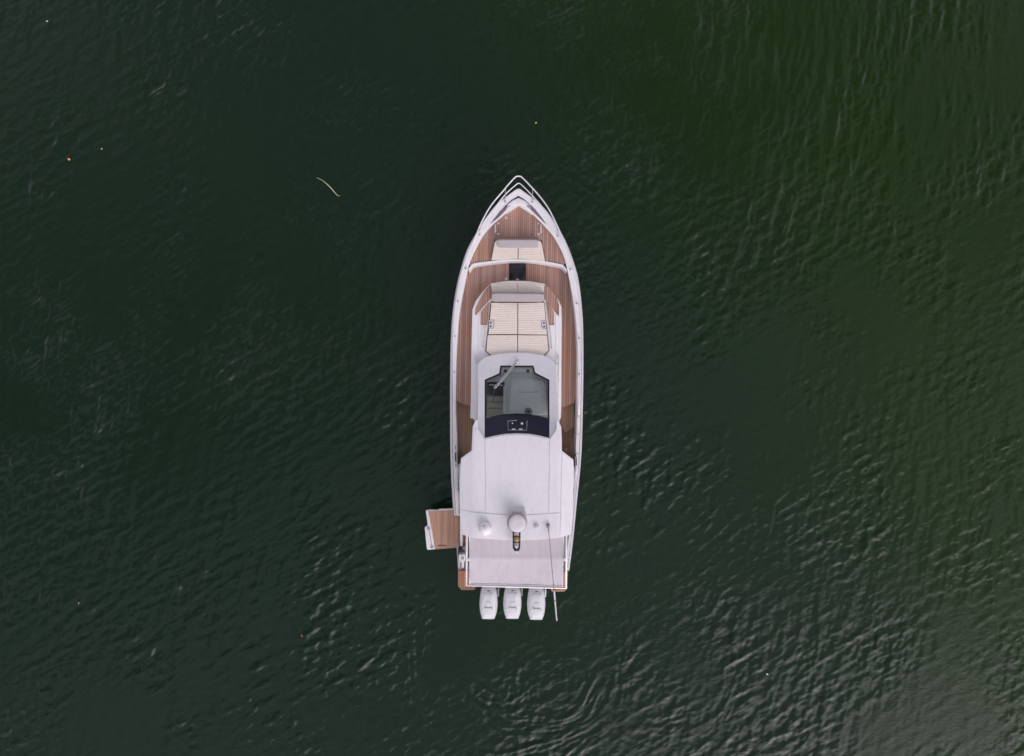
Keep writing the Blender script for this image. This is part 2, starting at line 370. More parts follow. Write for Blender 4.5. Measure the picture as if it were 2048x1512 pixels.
    me.polygons.add(len(q)); me.polygons.foreach_set('loop_start', np.arange(0, q.size, 4, dtype=np.int32)); me.polygons.foreach_set('loop_total', np.full(len(q), 4, np.int32))
    me.polygons.foreach_set('use_smooth', np.ones(len(q), bool))
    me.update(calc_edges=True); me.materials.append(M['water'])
    o = bpy.data.objects.new('water', me); col.objects.link(o); o['kind'] = 'structure'
    o['label'] = 'dark green rippled lake water around the yacht'
    return o
build_water()

# ------------------------------------------------------------------ hull
OUT_L = [(378, 1037), (381, 1031), (392, 1016), (403, 1001.5), (417, 987.5), (440, 970), (470, 951.5), (500, 935.3), (540, 922.3), (571, 914.8), (605, 909), (641, 905), (677, 903), (710, 902), (796, 901.3), (900, 902), (960, 904), (1017, 907.5), (1031, 908.5), (1060, 911), (1096, 913.4), (1138, 916)]
OUT_R = [(378, 1038), (381, 1043), (392, 1058), (403, 1072.5), (417, 1087.5), (440, 1105), (470, 1123.5), (500, 1137.5), (540, 1151), (571, 1157.6), (605, 1161.5), (641, 1164.4), (677, 1165.2), (710, 1165.4), (796, 1164.7), (900, 1161.9), (960, 1157), (1017, 1151), (1060, 1147), (1096, 1143), (1141, 1137)]
DECK_L = [(424.8, 1014.8), (446.6, 988.9), (471, 967), (493, 954.7), (513.6, 945), (538, 937), (571, 930.4), (613, 922.6), (641, 919), (677, 917), (710, 915.2), (800, 913.4), (832, 914), (874, 916), (926, 917.5), (1031, 920)]
DECK_R = [(427.5, 1064), (449.4, 1086), (471, 1105), (494.5, 1118.8), (513.6, 1127), (541, 1133.8), (571, 1139.2), (613, 1144.9), (656, 1149), (710, 1151.2), (803, 1150.5), (853, 1148.4), (900, 1147), (920, 1147.7), (1000, 1143), (1141, 1128)]
def smooth_tab(t): return cr(t, 4)
OUT_L, OUT_R, DECK_L, DECK_R = map(smooth_tab, (OUT_L, OUT_R, DECK_L, DECK_R))
SHEER = [(378, 2.0), (540, 1.86), (700, 1.74), (900, 1.62), (1140, 1.45)]
sheer = lambda y: lerp(SHEER, y)
DZ = [(520, 1.80), (524, 1.30), (800, 1.30), (815, 1.12), (860, 1.0), (930, 0.95), (1140, 0.9)]

def side(tab, ys): return [(lerp(tab, y), y) for y in ys]
ys_l = [378, 379, 381, 383, 386, 389, 392, 397, 403, 410, 417] + list(range(424, 720, 8)) + [735, 750, 773, 796, 820, 850, 880, 900, 930, 960, 990, 1017, 1030.9, 1031, 1096, 1096.1, 1138]
ys_r = [378, 379, 381, 383, 386, 389, 392, 397, 403, 410, 417] + list(range(424, 720, 8)) + [735, 750, 773, 796, 820, 850, 880, 900, 930, 960, 990, 1017, 1060, 1096, 1141]
def ztop_l(y): return sheer(y) if y < 1031 or y > 1096 else 0.62
def hull_lines(tab, ys, ztop):
    tops = [P(x, y, ztop(y)) for x, y in side(tab, ys)]
    full = [P(x, y, sheer(y)) for x, y in side(tab, ys)]
    y0, y1 = full[0].y, full[-1].y
    lines = [tops]
    for zf, kb, ks, rake in ((1.25, 0.90, 0.995, 0.35), (0.62, 0.74, 0.985, 0.75), (0.30, 0.62, 0.97, 1.0), (-0.12, 0.42, 0.90, 1.35), (-0.7, 0.0, 0.25, 2.0)):
        ln = []
        for t, f in zip(tops, full):
            s = (y0 - f.y) / (y0 - y1); e = 1 - (1 - s) ** 2.2
            c = ROOT + AX * (f.y - ROOT.y) / AX.y
            kx = kb + (ks - kb) * e
            ln.append(Vector((c.x + (f.x - c.x) * kx, f.y - rake * (1 - s) ** 3, min(zf, t.z - 0.02 * (1 if zf > 0.5 else 0)))))
        lines.append(ln)
    return lines
bm = loft(hull_lines(OUT_L, ys_l, ztop_l)); loft(hull_lines(OUT_R, ys_r, sheer), bm)
ll, lr = hull_lines(OUT_L, ys_l, ztop_l), hull_lines(OUT_R, ys_r, sheer)
bm2 = loft([[l[-1] for l in ll], [l[-1] for l in lr]], bm)
hull = obj('hull', bm, M['gel'], yacht, 40)
# rub rail round the topsides
for tab, ys, zt in ((OUT_L, [y for y in ys_l if y <= 1030], sheer), (OUT_R, ys_r, sheer)):
    obj('rub_rail', tube([P(x, y, zt(y) - 0.10) for x, y in side(tab, ys)], 0.022), M['rail'], hull, 60)

# bulwark cap: outer edge, crown, inner edge, foot at the deck
def bulwark(outer, deck, ys, sgn, inset):
    a, b, c, d, e = [], [], [], [], []
    for y in ys:
        xo, xd = lerp(outer, y), lerp(deck, y); z = sheer(y)
        xi = xd + sgn * lerp(inset, y)
        a.append(P(xo, y, z - 0.06)); b.append(P(xo - sgn * 0.8, y, z + 0.012)); c.append(P((xo + xi) / 2, y, z + 0.03)); d.append(P(xi, y, z + 0.015)); e.append(P(xd, y, min(lerp(DZ, y), z - .05) - 0.03))
    return loft([a, b, c, d, e])
ysb = list(np.linspace(426, 1030, 90)); ysb_r = list(np.linspace(428.5, 1140, 100))
cap_l = obj('gunwale', bulwark(OUT_L, DECK_L, ysb, -1, [(430, 0), (540, 1.0), (700, 2.2), (1030, 2.5)]), M['gel'], yacht, 50)
cap_r = obj('gunwale', bulwark(OUT_R, DECK_R, ysb_r, 1, [(430, 0), (540, 1.0), (620, 4.0), (860, 5.0), (1140, 1.5)]), M['gel'], yacht, 50)
# grooves/seams along the gunwale (dark hairline joints)
for tab, yy, sg, off in ((OUT_L, np.linspace(545, 1028, 60), 1, 3.2), (OUT_R, np.linspace(545, 1135, 60), -1, 2.6)):
    obj('gunwale_joint', tube([P(lerp(tab, y) + sg * off, y, sheer(y) + 0.022) for y in yy], 0.012, n=6), M['grey'], cap_l if sg > 0 else cap_r, 60)

# bow cap
zb = lambda x, y: 1.98
bow = [(lerp(OUT_L, y), y) for y in (431, 424, 417, 410, 403, 397, 392, 386, 381)] + [(1034.5, 379), (1037.6, 377.8), (1040.5, 379)] + [(lerp(OUT_R, y), y) for y in (381, 386, 392, 397, 403, 410, 417, 424, 431)]
bow += [(1064, 427.5), (1036.7, 409.7), (1014.8, 424.8)]
z_bow = lambda x, y: sheer(y) + 0.026
bow_cap = obj('bow_cap', prism(pz(bow, z_bow), 1.3), M['gel'], yacht, 40)
zl = lambda x, y: sheer(y) + 0.045
lid = [(1016, 407.8), (1026, 400.5), (1037, 395.6), (1049, 401), (1058, 408), (1052.5, 411), (1037, 408), (1021.5, 411.5)]
obj('locker_lid', prism(pz(lid, zl), 0.05, 'd', 0.01), M['gel2'], bow_cap, 40)
obj('locker_gap', prism(pz([(1013.5, 408.3), (1024, 399.5), (1036.8, 391.8), (1049, 399), (1059.5, 408), (1058, 408.6), (1049, 402), (1037, 396), (1026, 401.5), (1016, 408.6)], lambda x, y: sheer(y) + 0.036), 0.05, 'd'), M['black'], bow_cap, 40)
for q in ([(1012, 410.2), (1020.3, 411.7), (1017, 415), (996, 436), (980.7, 447.6), (986, 440), (1000, 422)], [(1053.2, 411.5), (1062.2, 410), (1069, 417), (1082, 433), (1093.2, 448.4), (1086, 443), (1071, 428), (1057, 415)]):
    k = obj('mooring_pocket', prism(pz(q, lambda x, y: sheer(y) + 0.034), 0.05, 'd'), M['pocket'], bow_cap, 40)
    cx, cy = q[1 if q[0][0] < 1037 else 0]
    cx += -5 if cx < 1037 else 6; cy += 3
    zc = sheer(cy) + 0.03
    b_ = box(P(cx, cy, zc), 0.05, 0.05, 0.07); tube([P(cx - 2.5, cy + (3 if cx < 1037 else -3), zc + 0.07), P(cx + 2.5, cy + (-3 if cx < 1037 else 3), zc + 0.07)], 0.018, b_)
    obj('cleat', b_, M['steel'], bow_cap, 40)

# ------------------------------------------------------------------ teak decks
def islands(bm):
    left = set(bm.faces); out = []
    while left:
        f = left.pop(); st = [f]; comp = [f]
        while st:
            g = st.pop()
            for e in g.edges:
                for h in e.link_faces:
                    if h in left: left.remove(h); st.append(h); comp.append(h)
        out.append(comp)
    return out
def planks(parent, poly, mat, pitch=0.064, gap=0.010, h=0.012, phase=0.0, axis=None):
    """cut a deck outline (3D points) into strips along the yacht; every strip is one plank with depth"""
    u = axis or UX
    ds = [Vector(p).dot(u) for p in poly]; lo, hi = min(ds), max(ds)
    i = math.floor(lo / pitch) - 1
    while i * pitch + phase < hi:
        a, b = i * pitch + phase + gap / 2, (i + 1) * pitch + phase - gap / 2; i += 1
        if b <= lo or a >= hi: continue
        bm = bmesh.new(); bm.faces.new([bm.verts.new(p) for p in poly])
        bm.normal_update(); bmesh.ops.triangulate(bm, faces=bm.faces[:])
        for off, s in ((a, 1), (b, -1)):
            bmesh.ops.bisect_plane(bm, geom=bm.verts[:] + bm.edges[:] + bm.faces[:], dist=1e-6, plane_co=u * off, plane_no=u * s, clear_inner=True)
        for comp in islands(bm):
            if sum(f.calc_area() for f in comp) < 0.004: continue
            nb = bmesh.new(); vm = {}
            for f in comp:
                for v in f.verts:
                    if v not in vm: vm[v] = nb.verts.new(v.co)
                nb.faces.new([vm[v] for v in f.verts])
            bmesh.ops.dissolve_limit(nb, angle_limit=0.01, verts=nb.verts[:], edges=nb.edges[:])
            nb.normal_update()
            for f in nb.faces:
                if f.normal.z < 0: f.normal_flip()
            r = bmesh.ops.extrude_face_region(nb, geom=nb.faces[:])
            bmesh.ops.translate(nb, verts=[v for v in r['geom'] if isinstance(v, bmesh.types.BMVert)], vec=(0, 0, h))
            bmesh.ops.recalc_face_normals(nb, faces=nb.faces[:])
            obj('plank', nb, mat, parent)
        bm.free()
def ribbon(pts, w, z, h=0.014, side_=1):
    """margin plank along a photo polyline, w photo pixels wide"""
    L = [Vector((x, y)) for x, y in pts]; a, b = [], []
    for i, p in enumerate(L):
        d = (L[min(i + 1, len(L) - 1)] - L[max(i - 1, 0)]).normalized(); n = Vector((-d.y, d.x)) * side_
        a.append(p); b.append(p + n * w)
    return prism([P(v.x, v.y, z + h) for v in a] + [P(v.x, v.y, z + h) for v in reversed(b)], z)

def deck(name, poly, z, mat='teak', pitch=0.064, label=None, shrink=None, phase=0.0):
    z0 = z - 0.14
    slab = obj(name, prism(pz(poly, z), z0), [M['caulk']], yacht, None, label)
    planks(slab, pz(shrink or poly, z + 0.001), M[mat], pitch, phase=phase)
    return slab

fore_l = [(x, y) for y, x in DECK_L if y < 530]; fore_r = [(x, y) for y, x in DECK_R if y < 530]
fore = [(1036.7, 409.7)] + fore_r + [(1131, 531), (1119, 526.5), (1090, 521.5), (1037, 516), (982, 521), (948, 526), (940, 531)] + fore_l[::-1]
Zf = 1.80
foredeck = deck('foredeck', fore, Zf, label='triangular teak foredeck')
obj('margin_plank', ribbon(cr([(1036.7, 409.7)] + fore_l, 3), 2.4, Zf, 0.018, -1), M['teak_m'], foredeck)
obj('margin_plank', ribbon(cr([(1036.7, 409.7)] + fore_r, 3), 2.4, Zf, 0.018, 1), M['teak_m'], foredeck)
# raised hatch in the foredeck with hinges and grab bars
hatch = [(999, 446), (1076, 446), (1079, 472), (1075, 473.5), (998, 473.5), (994.5, 472)]
obj('hatch_step_shadow', prism(pz([(997, 472.8), (1076.5, 472.8), (1078, 477.5), (995, 477.5)], Zf + 0.018), 0.03, 'd'), M['teak_b'], foredeck)  # strip in browner teak stands in for the step's shadow
for x0 in (990.6, 1081.7):
    obj('grab_bar', tube([P(x0, 449, Zf + 0.02), P(x0, 450, Zf + 0.09), P(x0, 464.5, Zf + 0.09), P(x0, 465.5, Zf + 0.02)], 0.028), M['lgrey'], foredeck, 60)
for x0, s in ((996.5, 1), (1077.5, -1)):
    for y0 in (447, 468):
        b_ = box(P(x0, y0, Zf + .012), 0.075, 0.05, 0.02); box(P(x0 + s * 1.5, y0, Zf + .03), 0.03, 0.07, 0.012, b_)
        obj('hinge', b_, M['lgrey'], foredeck, 40)
obj('deck_filler', lathe(P(1012, 436, Zf + .012), [(0.042, 0), (0.042, 0.012), (0.03, 0.016), (0.028, 0.010), (0.0, 0.012)][:4]), M['lgrey'], foredeck, 50)

# white coaming between foredeck and well
co_t = cr([(936.5, 539), (941, 532), (948, 526.5), (982, 521.8), (1010, 518.6), (1036.7, 516.9), (1063, 518.6), (1090, 522), (1118.8, 527.5), (1127, 530.5), (1134, 539)], 5)
co_b = cr([(937.5, 542.2), (942.4, 535.8), (949.4, 529.8), (982, 524.8), (1010, 521.8), (1036.7, 520.6), (1063, 522), (1090, 525.3), (1117.6, 530.8), (1126.4, 534.8), (1133.6, 543.2)], 5)
obj('coaming', prism(pz(co_t + co_b[::-1], Zf + 0.04), 0.9, None, 0.02), M['gel'], yacht, 40)

# mid deck, one U round the sunpad island
Zm = 1.30
ISL_L = [(981.3, 566.6), (966, 582), (951, 602), (944.5, 619), (943.5, 656), (942.4, 710), (941.7, 803), (940.4, 836)]
ISL_R = [(1088.2, 566.6), (1103, 582), (1116.6, 599), (1122.9, 613.3), (1123.6, 641.6), (1122.9, 710), (1122.6, 806), (1121.6, 836)]
ISL_T = [(981.3, 566.6), (1010.4, 561.9), (1035, 561.2), (1060, 562.3), (1088.2, 566.6)]
mid_l = [(x, y) for y, x in DECK_L if 538 < y < 800] + [(914, 801)]; mid_r = [(x, y) for y, x in DECK_R if 541 < y < 804]
mid = co_b[2:-2] + [(1133.8, 544)] + mid_r + [(1148.4, 804.7), (1123, 814.5)] + ISL_R[:-1][::-1] + ISL_T[1:-1][::-1] + ISL_L[:-1] + [(940.5, 812), (915, 802)] + mid_l[::-1] + [(937, 543)]
middeck = deck('mid_deck', mid, Zm, label='teak well deck and side decks round the sunpad')
obj('step_nosing', ribbon([(914.8, 801), (939.8, 811)], 1.9, Zm, 0.016, 1), M['teak_m'], middeck)
obj('step_nosing', ribbon([(1123.2, 813.6), (1148.6, 803.8)], 1.9, Zm, 0.016, 1), M['teak_m'], middeck)
obj('margin_plank', ribbon(cr(ISL_L, 3), 1.6, Zm, 0.014, 1), M['teak_b'], middeck)
obj('margin_plank', ribbon(cr(ISL_R, 3), 1.6, Zm, 0.014, -1), M['teak_b'], middeck)
# black hatch with its frame
fr_ = obj('hatch_frame', prism(pz([(1015.6, 524.5), (1054.6, 524.5), (1054.6, 561), (1015.6, 561)], Zm + 0.02), 0.05, 'd', 0.004), M['teak_m'], middeck)
hb = obj('deck_hatch', prism(pz([(1018.2, 526.6), (1052.1, 526.6), (1052.1, 560.6), (1018.2, 560.6)], Zm + 0.045), 0.05, 'd', 0.008), M['black'], middeck, 40, 'black acrylic deck hatch')
obj('hatch_rim', tube([P(1018, 525.6, Zm + .03), P(1052.4, 525.6, Zm + .03)], 0.014), M['lgrey'], middeck)
obj('hatch_label', box(P(1035, 558.8, Zm + 0.046), 0.09, 0.03, 0.004), M['red'], middeck)
obj('deck_filler', lathe(P(1012.5, 558, Zm + .012), [(0.05, 0), (0.05, 0.012), (0.036, 0.018), (0.032, 0.010)]), M['lgrey'], middeck, 50)

# lower side decks stepping down to the cockpit
low_l = [(914, 803), (939.8, 813), (940.3, 837), (953, 842), (948, 900), (946, 930), (917.5, 934), (916, 874), (914, 832)]
deck('side_deck', low_l, 1.08, 'teak_b', 0.072, 'port side deck stepping down')
obj('step_nosing', ribbon([(939.8, 837.5), (952.5, 841)], 1.6, 1.08, 0.016, -1), M['teak_m'], yacht.children[-1])
low_r1 = [(1123.4, 815.5), (1148.2, 805.8), (1148.4, 853), (1128.6, 864.6), (1118, 842)]
deck('side_deck', low_r1, 1.08, 'teak_b', 0.072, 'starboard side deck stepping down')
low_r2 = [(1128, 865.5), (1147, 854.5), (1147, 900), (1148, 925), (1147, 935), (1120, 935), (1115, 842), (1118, 843)]
dr2 = deck('side_deck', low_r2, 0.95, 'teak_b', 0.072, 'lowest starboard side deck')
obj('step_nosing', ribbon([(1128.6, 863.5), (1147, 852.5)], 1.9, 1.08, 0.016, 1), M['teak_m'], dr2)
obj('deck_filler', lathe(P(1142.6, 873.5, .965), [(0.035, 0), (0.035, 0.012), (0.02, 0.016)]), M['gold'], dr2, 50)
obj('deck_filler', lathe(P(1132.5, 898.7, .965), [(0.03, 0), (0.03, 0.012), (0.02, 0.016)]), M['lgrey'], dr2, 50)

# ------------------------------------------------------------------ sunpad island
Zi = 1.72
isl = ISL_T + ISL_R[1:] + [(1117.5, 843), (1110, 843), (1109, 735), (960, 735), (959, 843), (953, 841)] + ISL_L[1:][::-1]
island = obj('coachroof', prism(pz(isl, Zi), 0.5, None, 0.03, 3), M['gel'], yacht, 40)

def cushion(poly, z, th, mat, parent, name='cushion', pitch=0.056, inset=0.03, groove=0.006, label=None):
    bm = bmesh.new(); f = bm.faces.new([bm.verts.new(p) for p in pz(poly, z)])
    f.normal_update()
    if f.normal.z < 0: f.normal_flip()
    outer = list(f.verts)
    bmesh.ops.inset_region(bm, faces=[f], thickness=inset * 0.45, depth=0, use_even_offset=True)
    inner_f = max(bm.faces, key=lambda q: q.calc_area())
    bmesh.ops.inset_region(bm, faces=[inner_f], thickness=inset * 0.55, depth=0, use_even_offset=True)
    for v in outer: v.co.z -= inset * 0.9
    core = max(bm.faces, key=lambda q: q.calc_area())
    for v in core.verts: v.co.z += inset * 0.22
    if pitch:
        ds = [v.co.dot(AX) for v in bm.verts]; lo, hi = min(ds), max(ds)
        k = math.floor(lo / pitch) + 1
        while k * pitch < hi - 0.02:
            for o_ in (-0.008, 0, 0.008):
                bmesh.ops.bisect_plane(bm, geom=bm.verts[:] + bm.edges[:] + bm.faces[:], dist=1e-6, plane_co=AX * (k * pitch + o_), plane_no=AX)
            for v in bm.verts:
                if abs(v.co.dot(AX) - k * pitch) < 0.002: v.co.z -= groove
            k += 1
    for v in bm.verts: v.co.z += 0.012 * noise.noise((v.co.x * 2.6, v.co.y * 2.6, z)) + 0.004 * noise.noise((v.co.x * 11, v.co.y * 7, z))
    be = [e for e in bm.edges if len(e.link_faces) == 1]
    r = bmesh.ops.extrude_edge_only(bm, edges=be)
    for v in r['geom']:
        if isinstance(v, bmesh.types.BMVert): v.co.z = min(v.co.z, 99) if False else (z if not callable(z) else v.co.z) - th
    return obj(name, bm, mat, parent, 50, label)
def bolster(p0, p1, wpx, z, rad, mat, parent, name='bolster'):
    """padded backrest roll: flattened tube with a flat leaning top"""
    a, b = P(*p0, z), P(*p1, z); d = (b - a); L = d.length; d.normalize(); v = Vector((-d.y, d.x, 0))
    w = wpx * (H - z) / F / 2; rows = []
    prof = [(-1, -0.5), (-1.0, 0.0), (-0.95, 0.25), (-0.85, 0.42), (-0.5, 0.60), (-0.1, 0.80), (0.22, 0.96), (0.36, 1.0), (0.5, 0.93), (0.66, 0.68), (0.86, 0.35), (0.97, 0.1), (1.0, -0.1), (1, -0.5)]
    n = 14
    for i in range(n + 1):
        t = i / n; s = 1.0
        e = min(t, 1 - t) * L
        s = min(1.0, (max(e, 0.0) / 0.05)) ** 0.5 * 0.12 + 0.88
        rows.append([a + d * (L * t) + v * (x * w * s) + Vector((0, 0, y * rad * (s if y > 0 else 1))) for x, y in prof])
    return obj(name, loft(rows, cap=True), mat, parent, 45)

# bow sunpad on the foredeck
sp = obj('bow_sunpad_base', prism(pz([(989, 480), (1084, 481), (1091, 522), (1036, 518), (982, 520)], Zf + 0.05), Zf - 0.05), M['seam'], foredeck)
Zc = Zf + 0.17
cushion([(989.8, 484), (992, 480.8), (1001, 480), (1035.6, 480), (1035.4, 516), (983, 518.6)], Zc, 0.12, M['beige'], foredeck)
cushion([(1037.2, 480), (1073, 480), (1081, 482.5), (1083.4, 487), (1089.8, 520.6), (1037, 516)], Zc, 0.12, M['beige'], foredeck)
bolster((996.2, 486.2), (1076, 486.4), 17.5, Zc + 0.03, 0.22, M['greyfab'], foredeck)

# aft-facing head cushions, backrest and the big sunpad
ZC = Zi + 0.10
cushion([(982, 568), (1000, 564.4), (1020, 562.4), (1034.6, 561.8), (1034.6, 588), (984.5, 588)], ZC - 0.03, 0.10, M['beige'], island)
cushion([(1035.6, 561.8), (1050, 562.6), (1070, 564.6), (1088, 568.3), (1087.4, 588), (1035.6, 588)], ZC - 0.03, 0.10, M['beige'], island)
bolster((983.8, 593.6), (1087.8, 594.4), 21.5, ZC + 0.0, 0.28, M['greyfab'], island, 'backrest')
obj('backrest_seam', tube(cr([P(984, 602.0, ZC + .06), P(1010, 604.2, ZC + .06), P(1035, 605.0, ZC + .06), P(1062, 604.6, ZC + .06), P(1088, 602.6, ZC + .06)], 4), 0.02), M['seam'], island)
obj('sunpad_base', prism(pz([(981.5, 604), (1089, 604), (1099, 701), (1088, 713), (981.5, 713), (970.5, 702)], Zi + 0.02), 0.1, 'd'), M['seam'], island)
cushion([(983, 605.5), (1034.8, 606.3), (1034.8, 668.2), (976.8, 668.2), (978.2, 657.5), (986.4, 657.2), (988.2, 654), (988.2, 641), (986.8, 639.2), (979.6, 638.8)], ZC, 0.12, M['beige'], island)
cushion([(1036.4, 606.3), (1088, 605.5), (1091.4, 640), (1084, 640), (1082.2, 642), (1082.8, 653.5), (1087, 657.6), (1093, 658), (1094, 669), (1036.4, 668.4)], ZC, 0.12, M['beige'], island)
cushion([(975.4, 670.2), (1034.4, 670.2), (1034.8, 706.5), (1010, 707), (983.8, 711.2), (972.6, 702.2)], ZC, 0.12, M['beige'], island)
cushion([(1036, 670.4), (1094.4, 670.8), (1096.8, 700.4), (1086.4, 711.4), (1064, 707.2), (1036.2, 706.6)], ZC, 0.12, M['beige'], island)
for q, hs_ in (([(978.6, 639.6), (986, 639.8), (987.4, 641.2), (987.4, 653.6), (985.8, 656.6), (977, 657)], ((981.4, 645.4), (981, 653))), ([(1091.6, 640.8), (1084.4, 640.8), (1083, 642.4), (1083.6, 653), (1087.4, 656.8), (1092.6, 657.2)], ((1088, 645.8), (1088.4, 653.4)))):
    ch = obj('cup_holder', prism(pz(q, Zi + 0.07), 0.06, 'd', 0.008), M['lgrey'], island, 40)
    for hx, hy in hs_: obj('cup_well', lathe(P(hx, hy, Zi + 0.069), [(0.028, 0), (0.028, 0.006), (0.02, 0.007)], 16), M['rubber'], ch, 40)

# teak insets on the island shoulders
for q, zt in (([(981, 569.5), (983.2, 594), (951, 630), (952.4, 617.5), (958, 604.5), (969, 583.5)], Zi + 0.012), ([(1089.8, 571), (1099.6, 576), (1111, 590.6), (1117.2, 609), (1117.2, 631.5), (1089.8, 598)], Zi + 0.012),
          ([(978.5, 605), (973.6, 650), (962.4, 649.4), (963, 624.6)], Zi + 0.012), ([(1093.2, 605.5), (1106.6, 624.6), (1107.4, 650), (1099, 650)], Zi + 0.012)):
    pad = obj('teak_inset', prism(pz(q, zt), 0.06, 'd'), M['caulk'], island)
    cx = sum(p[0] for p in q) / len(q); cy = sum(p[1] for p in q) / len(q)
    planks(pad, pz([(cx + (x - cx) * 0.95, cy + (y - cy) * 0.97) for x, y in q], zt + 0.001), M['teak'], 0.075, 0.014)
    loop = pz([(x, y) for x, y in q] + [q[0]], zt + 0.012)
    obj('inset_trim', tube(loop, 0.014, n=6), M['teak_m'], island)
# raised moulding round the sunpad
for ln in ([(983.6, 596), (973, 606), (962.5, 620), (958.5, 640), (957, 690), (956, 722)], [(1089.4, 599), (1099, 608), (1109, 621), (1112, 640), (1113, 690), (1113, 722)]):
    obj('coachroof_moulding', tube(pz(cr(ln, 4), Zi - 0.012), 0.028), M['gel'], island, 60)
for a, b in (((970, 654.5), (966.4, 694.5)), ((1099.6, 654.5), (1103.2, 696))):
    z = Zi + 0.09
    obj('grab_rail', tube([P(*a, Zi), P(*a, z), P((a[0] + b[0]) / 2, (a[1] + b[1]) / 2, z + 0.01), P(*b, z), P(*b, Zi)], 0.017), M['steel'], island, 60)

# ------------------------------------------------------------------ cabin: brow, windscreen, interior
def zw(x, y): return lerp([(700, 1.88), (728, 2.02), (760, 2.25), (830, 2.72), (880, 3.0), (900, 3.05)], y)
brow = cr([(956.6, 727.5), (968, 717.5), (982, 711.5), (1010, 707), (1034.5, 706), (1060, 707), (1087, 711.5), (1101, 718), (1111.5, 728.5)], 5)
win_t = [(1000.4, 731), (1067, 731), (1070.6, 745.2), (1098.9, 759.4), (1098.9, 876)]
win_b = [(1098.9, 876), (1080, 871.2), (1060, 867.6), (1034.5, 866.3), (1010, 867.6), (990, 871), (969.3, 875.8)]
win = [(969.3, 759.4), (998.3, 746.6)] + win_t + win_b[1:]
i_top = len(brow) // 2
left_half = [brow[i] for i in range(i_top, -1, -1)] + [(956.8, 760), (956.2, 800), (955.5, 845), (950.5, 850), (948, 880), (1034.5, 880), (1034.5, 866.3), (1010, 867.6), (990, 871), (969.3, 875.8), (969.3, 759.4), (998.3, 746.6), (1000.4, 731), (1034.5, 731)]
right_half = [brow[i] for i in range(i_top, len(brow))] + [(1112.5, 760), (1113.4, 800), (1113.8, 845), (1119, 850), (1121, 880), (1034.5, 880), (1034.5, 866.3), (1060, 867.6), (1080, 871.2), (1098.9, 876), (1098.9, 759.4), (1070.6, 745.2), (1067, 731), (1034.5, 731)]
bm = bmesh.new()
for hf in (left_half, right_half):
    f0 = len(bm.faces)
    vv = [bm.verts.new(p) for p in pz(hf, zw)]; bm.faces.new(vv)
bmesh.ops.remove_doubles(bm, verts=bm.verts[:], dist=1e-4)
bm.normal_update(); bmesh.ops.triangulate(bm, faces=bm.faces[:])
for y_ in (712, 720, 728, 745, 760, 790, 830, 860):
    p_ = P(1034, y_, zw(0, y_)); bmesh.ops.bisect_plane(bm, geom=bm.verts[:] + bm.edges[:] + bm.faces[:], dist=1e-5, plane_co=p_, plane_no=(0, 1, 0))
r = bmesh.ops.extrude_face_region(bm, geom=bm.faces[:])
bmesh.ops.translate(bm, verts=[v for v in r['geom'] if isinstance(v, bmesh.types.BMVert)], vec=(0, 0, -0.07))
surround = obj('windscreen_surround', bm, M['hard'], yacht, 35)
# front apron and cabin sides down to the coachroof
edge_l = [(956.8, 727.5), (956.8, 760), (956.2, 800), (955.5, 845)]; edge_r = [(1111.5, 728.5), (1112.5, 760), (1113.4, 800), (1113.8, 845)]
apron = [brow, [(1034.5 + (x - 1034.5) * 1.015, y - 1.5) for x, y in brow]]
obj('brow_apron', loft([pz(apron[0], lambda x, y: zw(x, y) - 0.012), pz(apron[1], Zi - 0.03)]), M['gel'], surround, 50)
for ed, dx_ in ((edge_l, -7), (edge_r, 5)):
    up = pz(ed, lambda x, y: zw(x, y) - 0.015); dn = pz([(x + dx_, y) for x, y in ed], Zi - 0.03)
    mid_ = [u.lerp(d, 0.45) + Vector((0, 0, 0.04)) for u, d in zip(up, dn)]
    cs = obj('cabin_side', loft([up, mid_, dn]), M['gel'], yacht, 50)
    wn_u = [u.lerp(m_, 0.3) + Vector((0.012 * (1 if dx_ > 0 else -1), 0, 0.006)) for u, m_ in zip(up, mid_)]; wn_d = [u.lerp(m_, 0.9) + Vector((0.014 * (1 if dx_ > 0 else -1), 0, 0.006)) for u, m_ in zip(up, mid_)]
for a, b, zt in (((952.3, 710), (952, 812), 1.80), ((1116.8, 711), (1116.4, 815), 1.80)):
    pts = [P(*a, zt - 0.08), P(*a, zt + 0.05)] + [P(a[0] + (b[0] - a[0]) * t, a[1] + (b[1] - a[1]) * t, zt + 0.06) for t in (0.25, 0.5, 0.75)] + [P(*b, zt + 0.05), P(*b, zt - 0.08)]
    g = obj('grab_rail', tube(pts, 0.016), M['steel'], island, 60)
    for t in (0.06, 0.48, 0.93):
        obj('rail_foot', tube([P(a[0], a[1] + (b[1] - a[1]) * t, zt - 0.09), P(a[0], a[1] + (b[1] - a[1]) * t, zt + 0.05)], 0.022), M['grey'], g, 60)
# fixing dots on the surround
for x, y in ((1009, 713), (1036, 711.8), (1059, 713), (978.5, 720.5), (1090, 720.8), (996, 728.4), (1072, 728.4), (992.5, 741), (1076, 741.5), (962, 875), (1034, 877), (1070, 877.3), (1106, 876.5)):
    obj('fixing_cap', lathe(P(x, y, zw(x, y) + 0.001), [(0.013, -0.02), (0.013, 0.004), (0.009, 0.006)], 10), M['lgrey'], surround, 40)

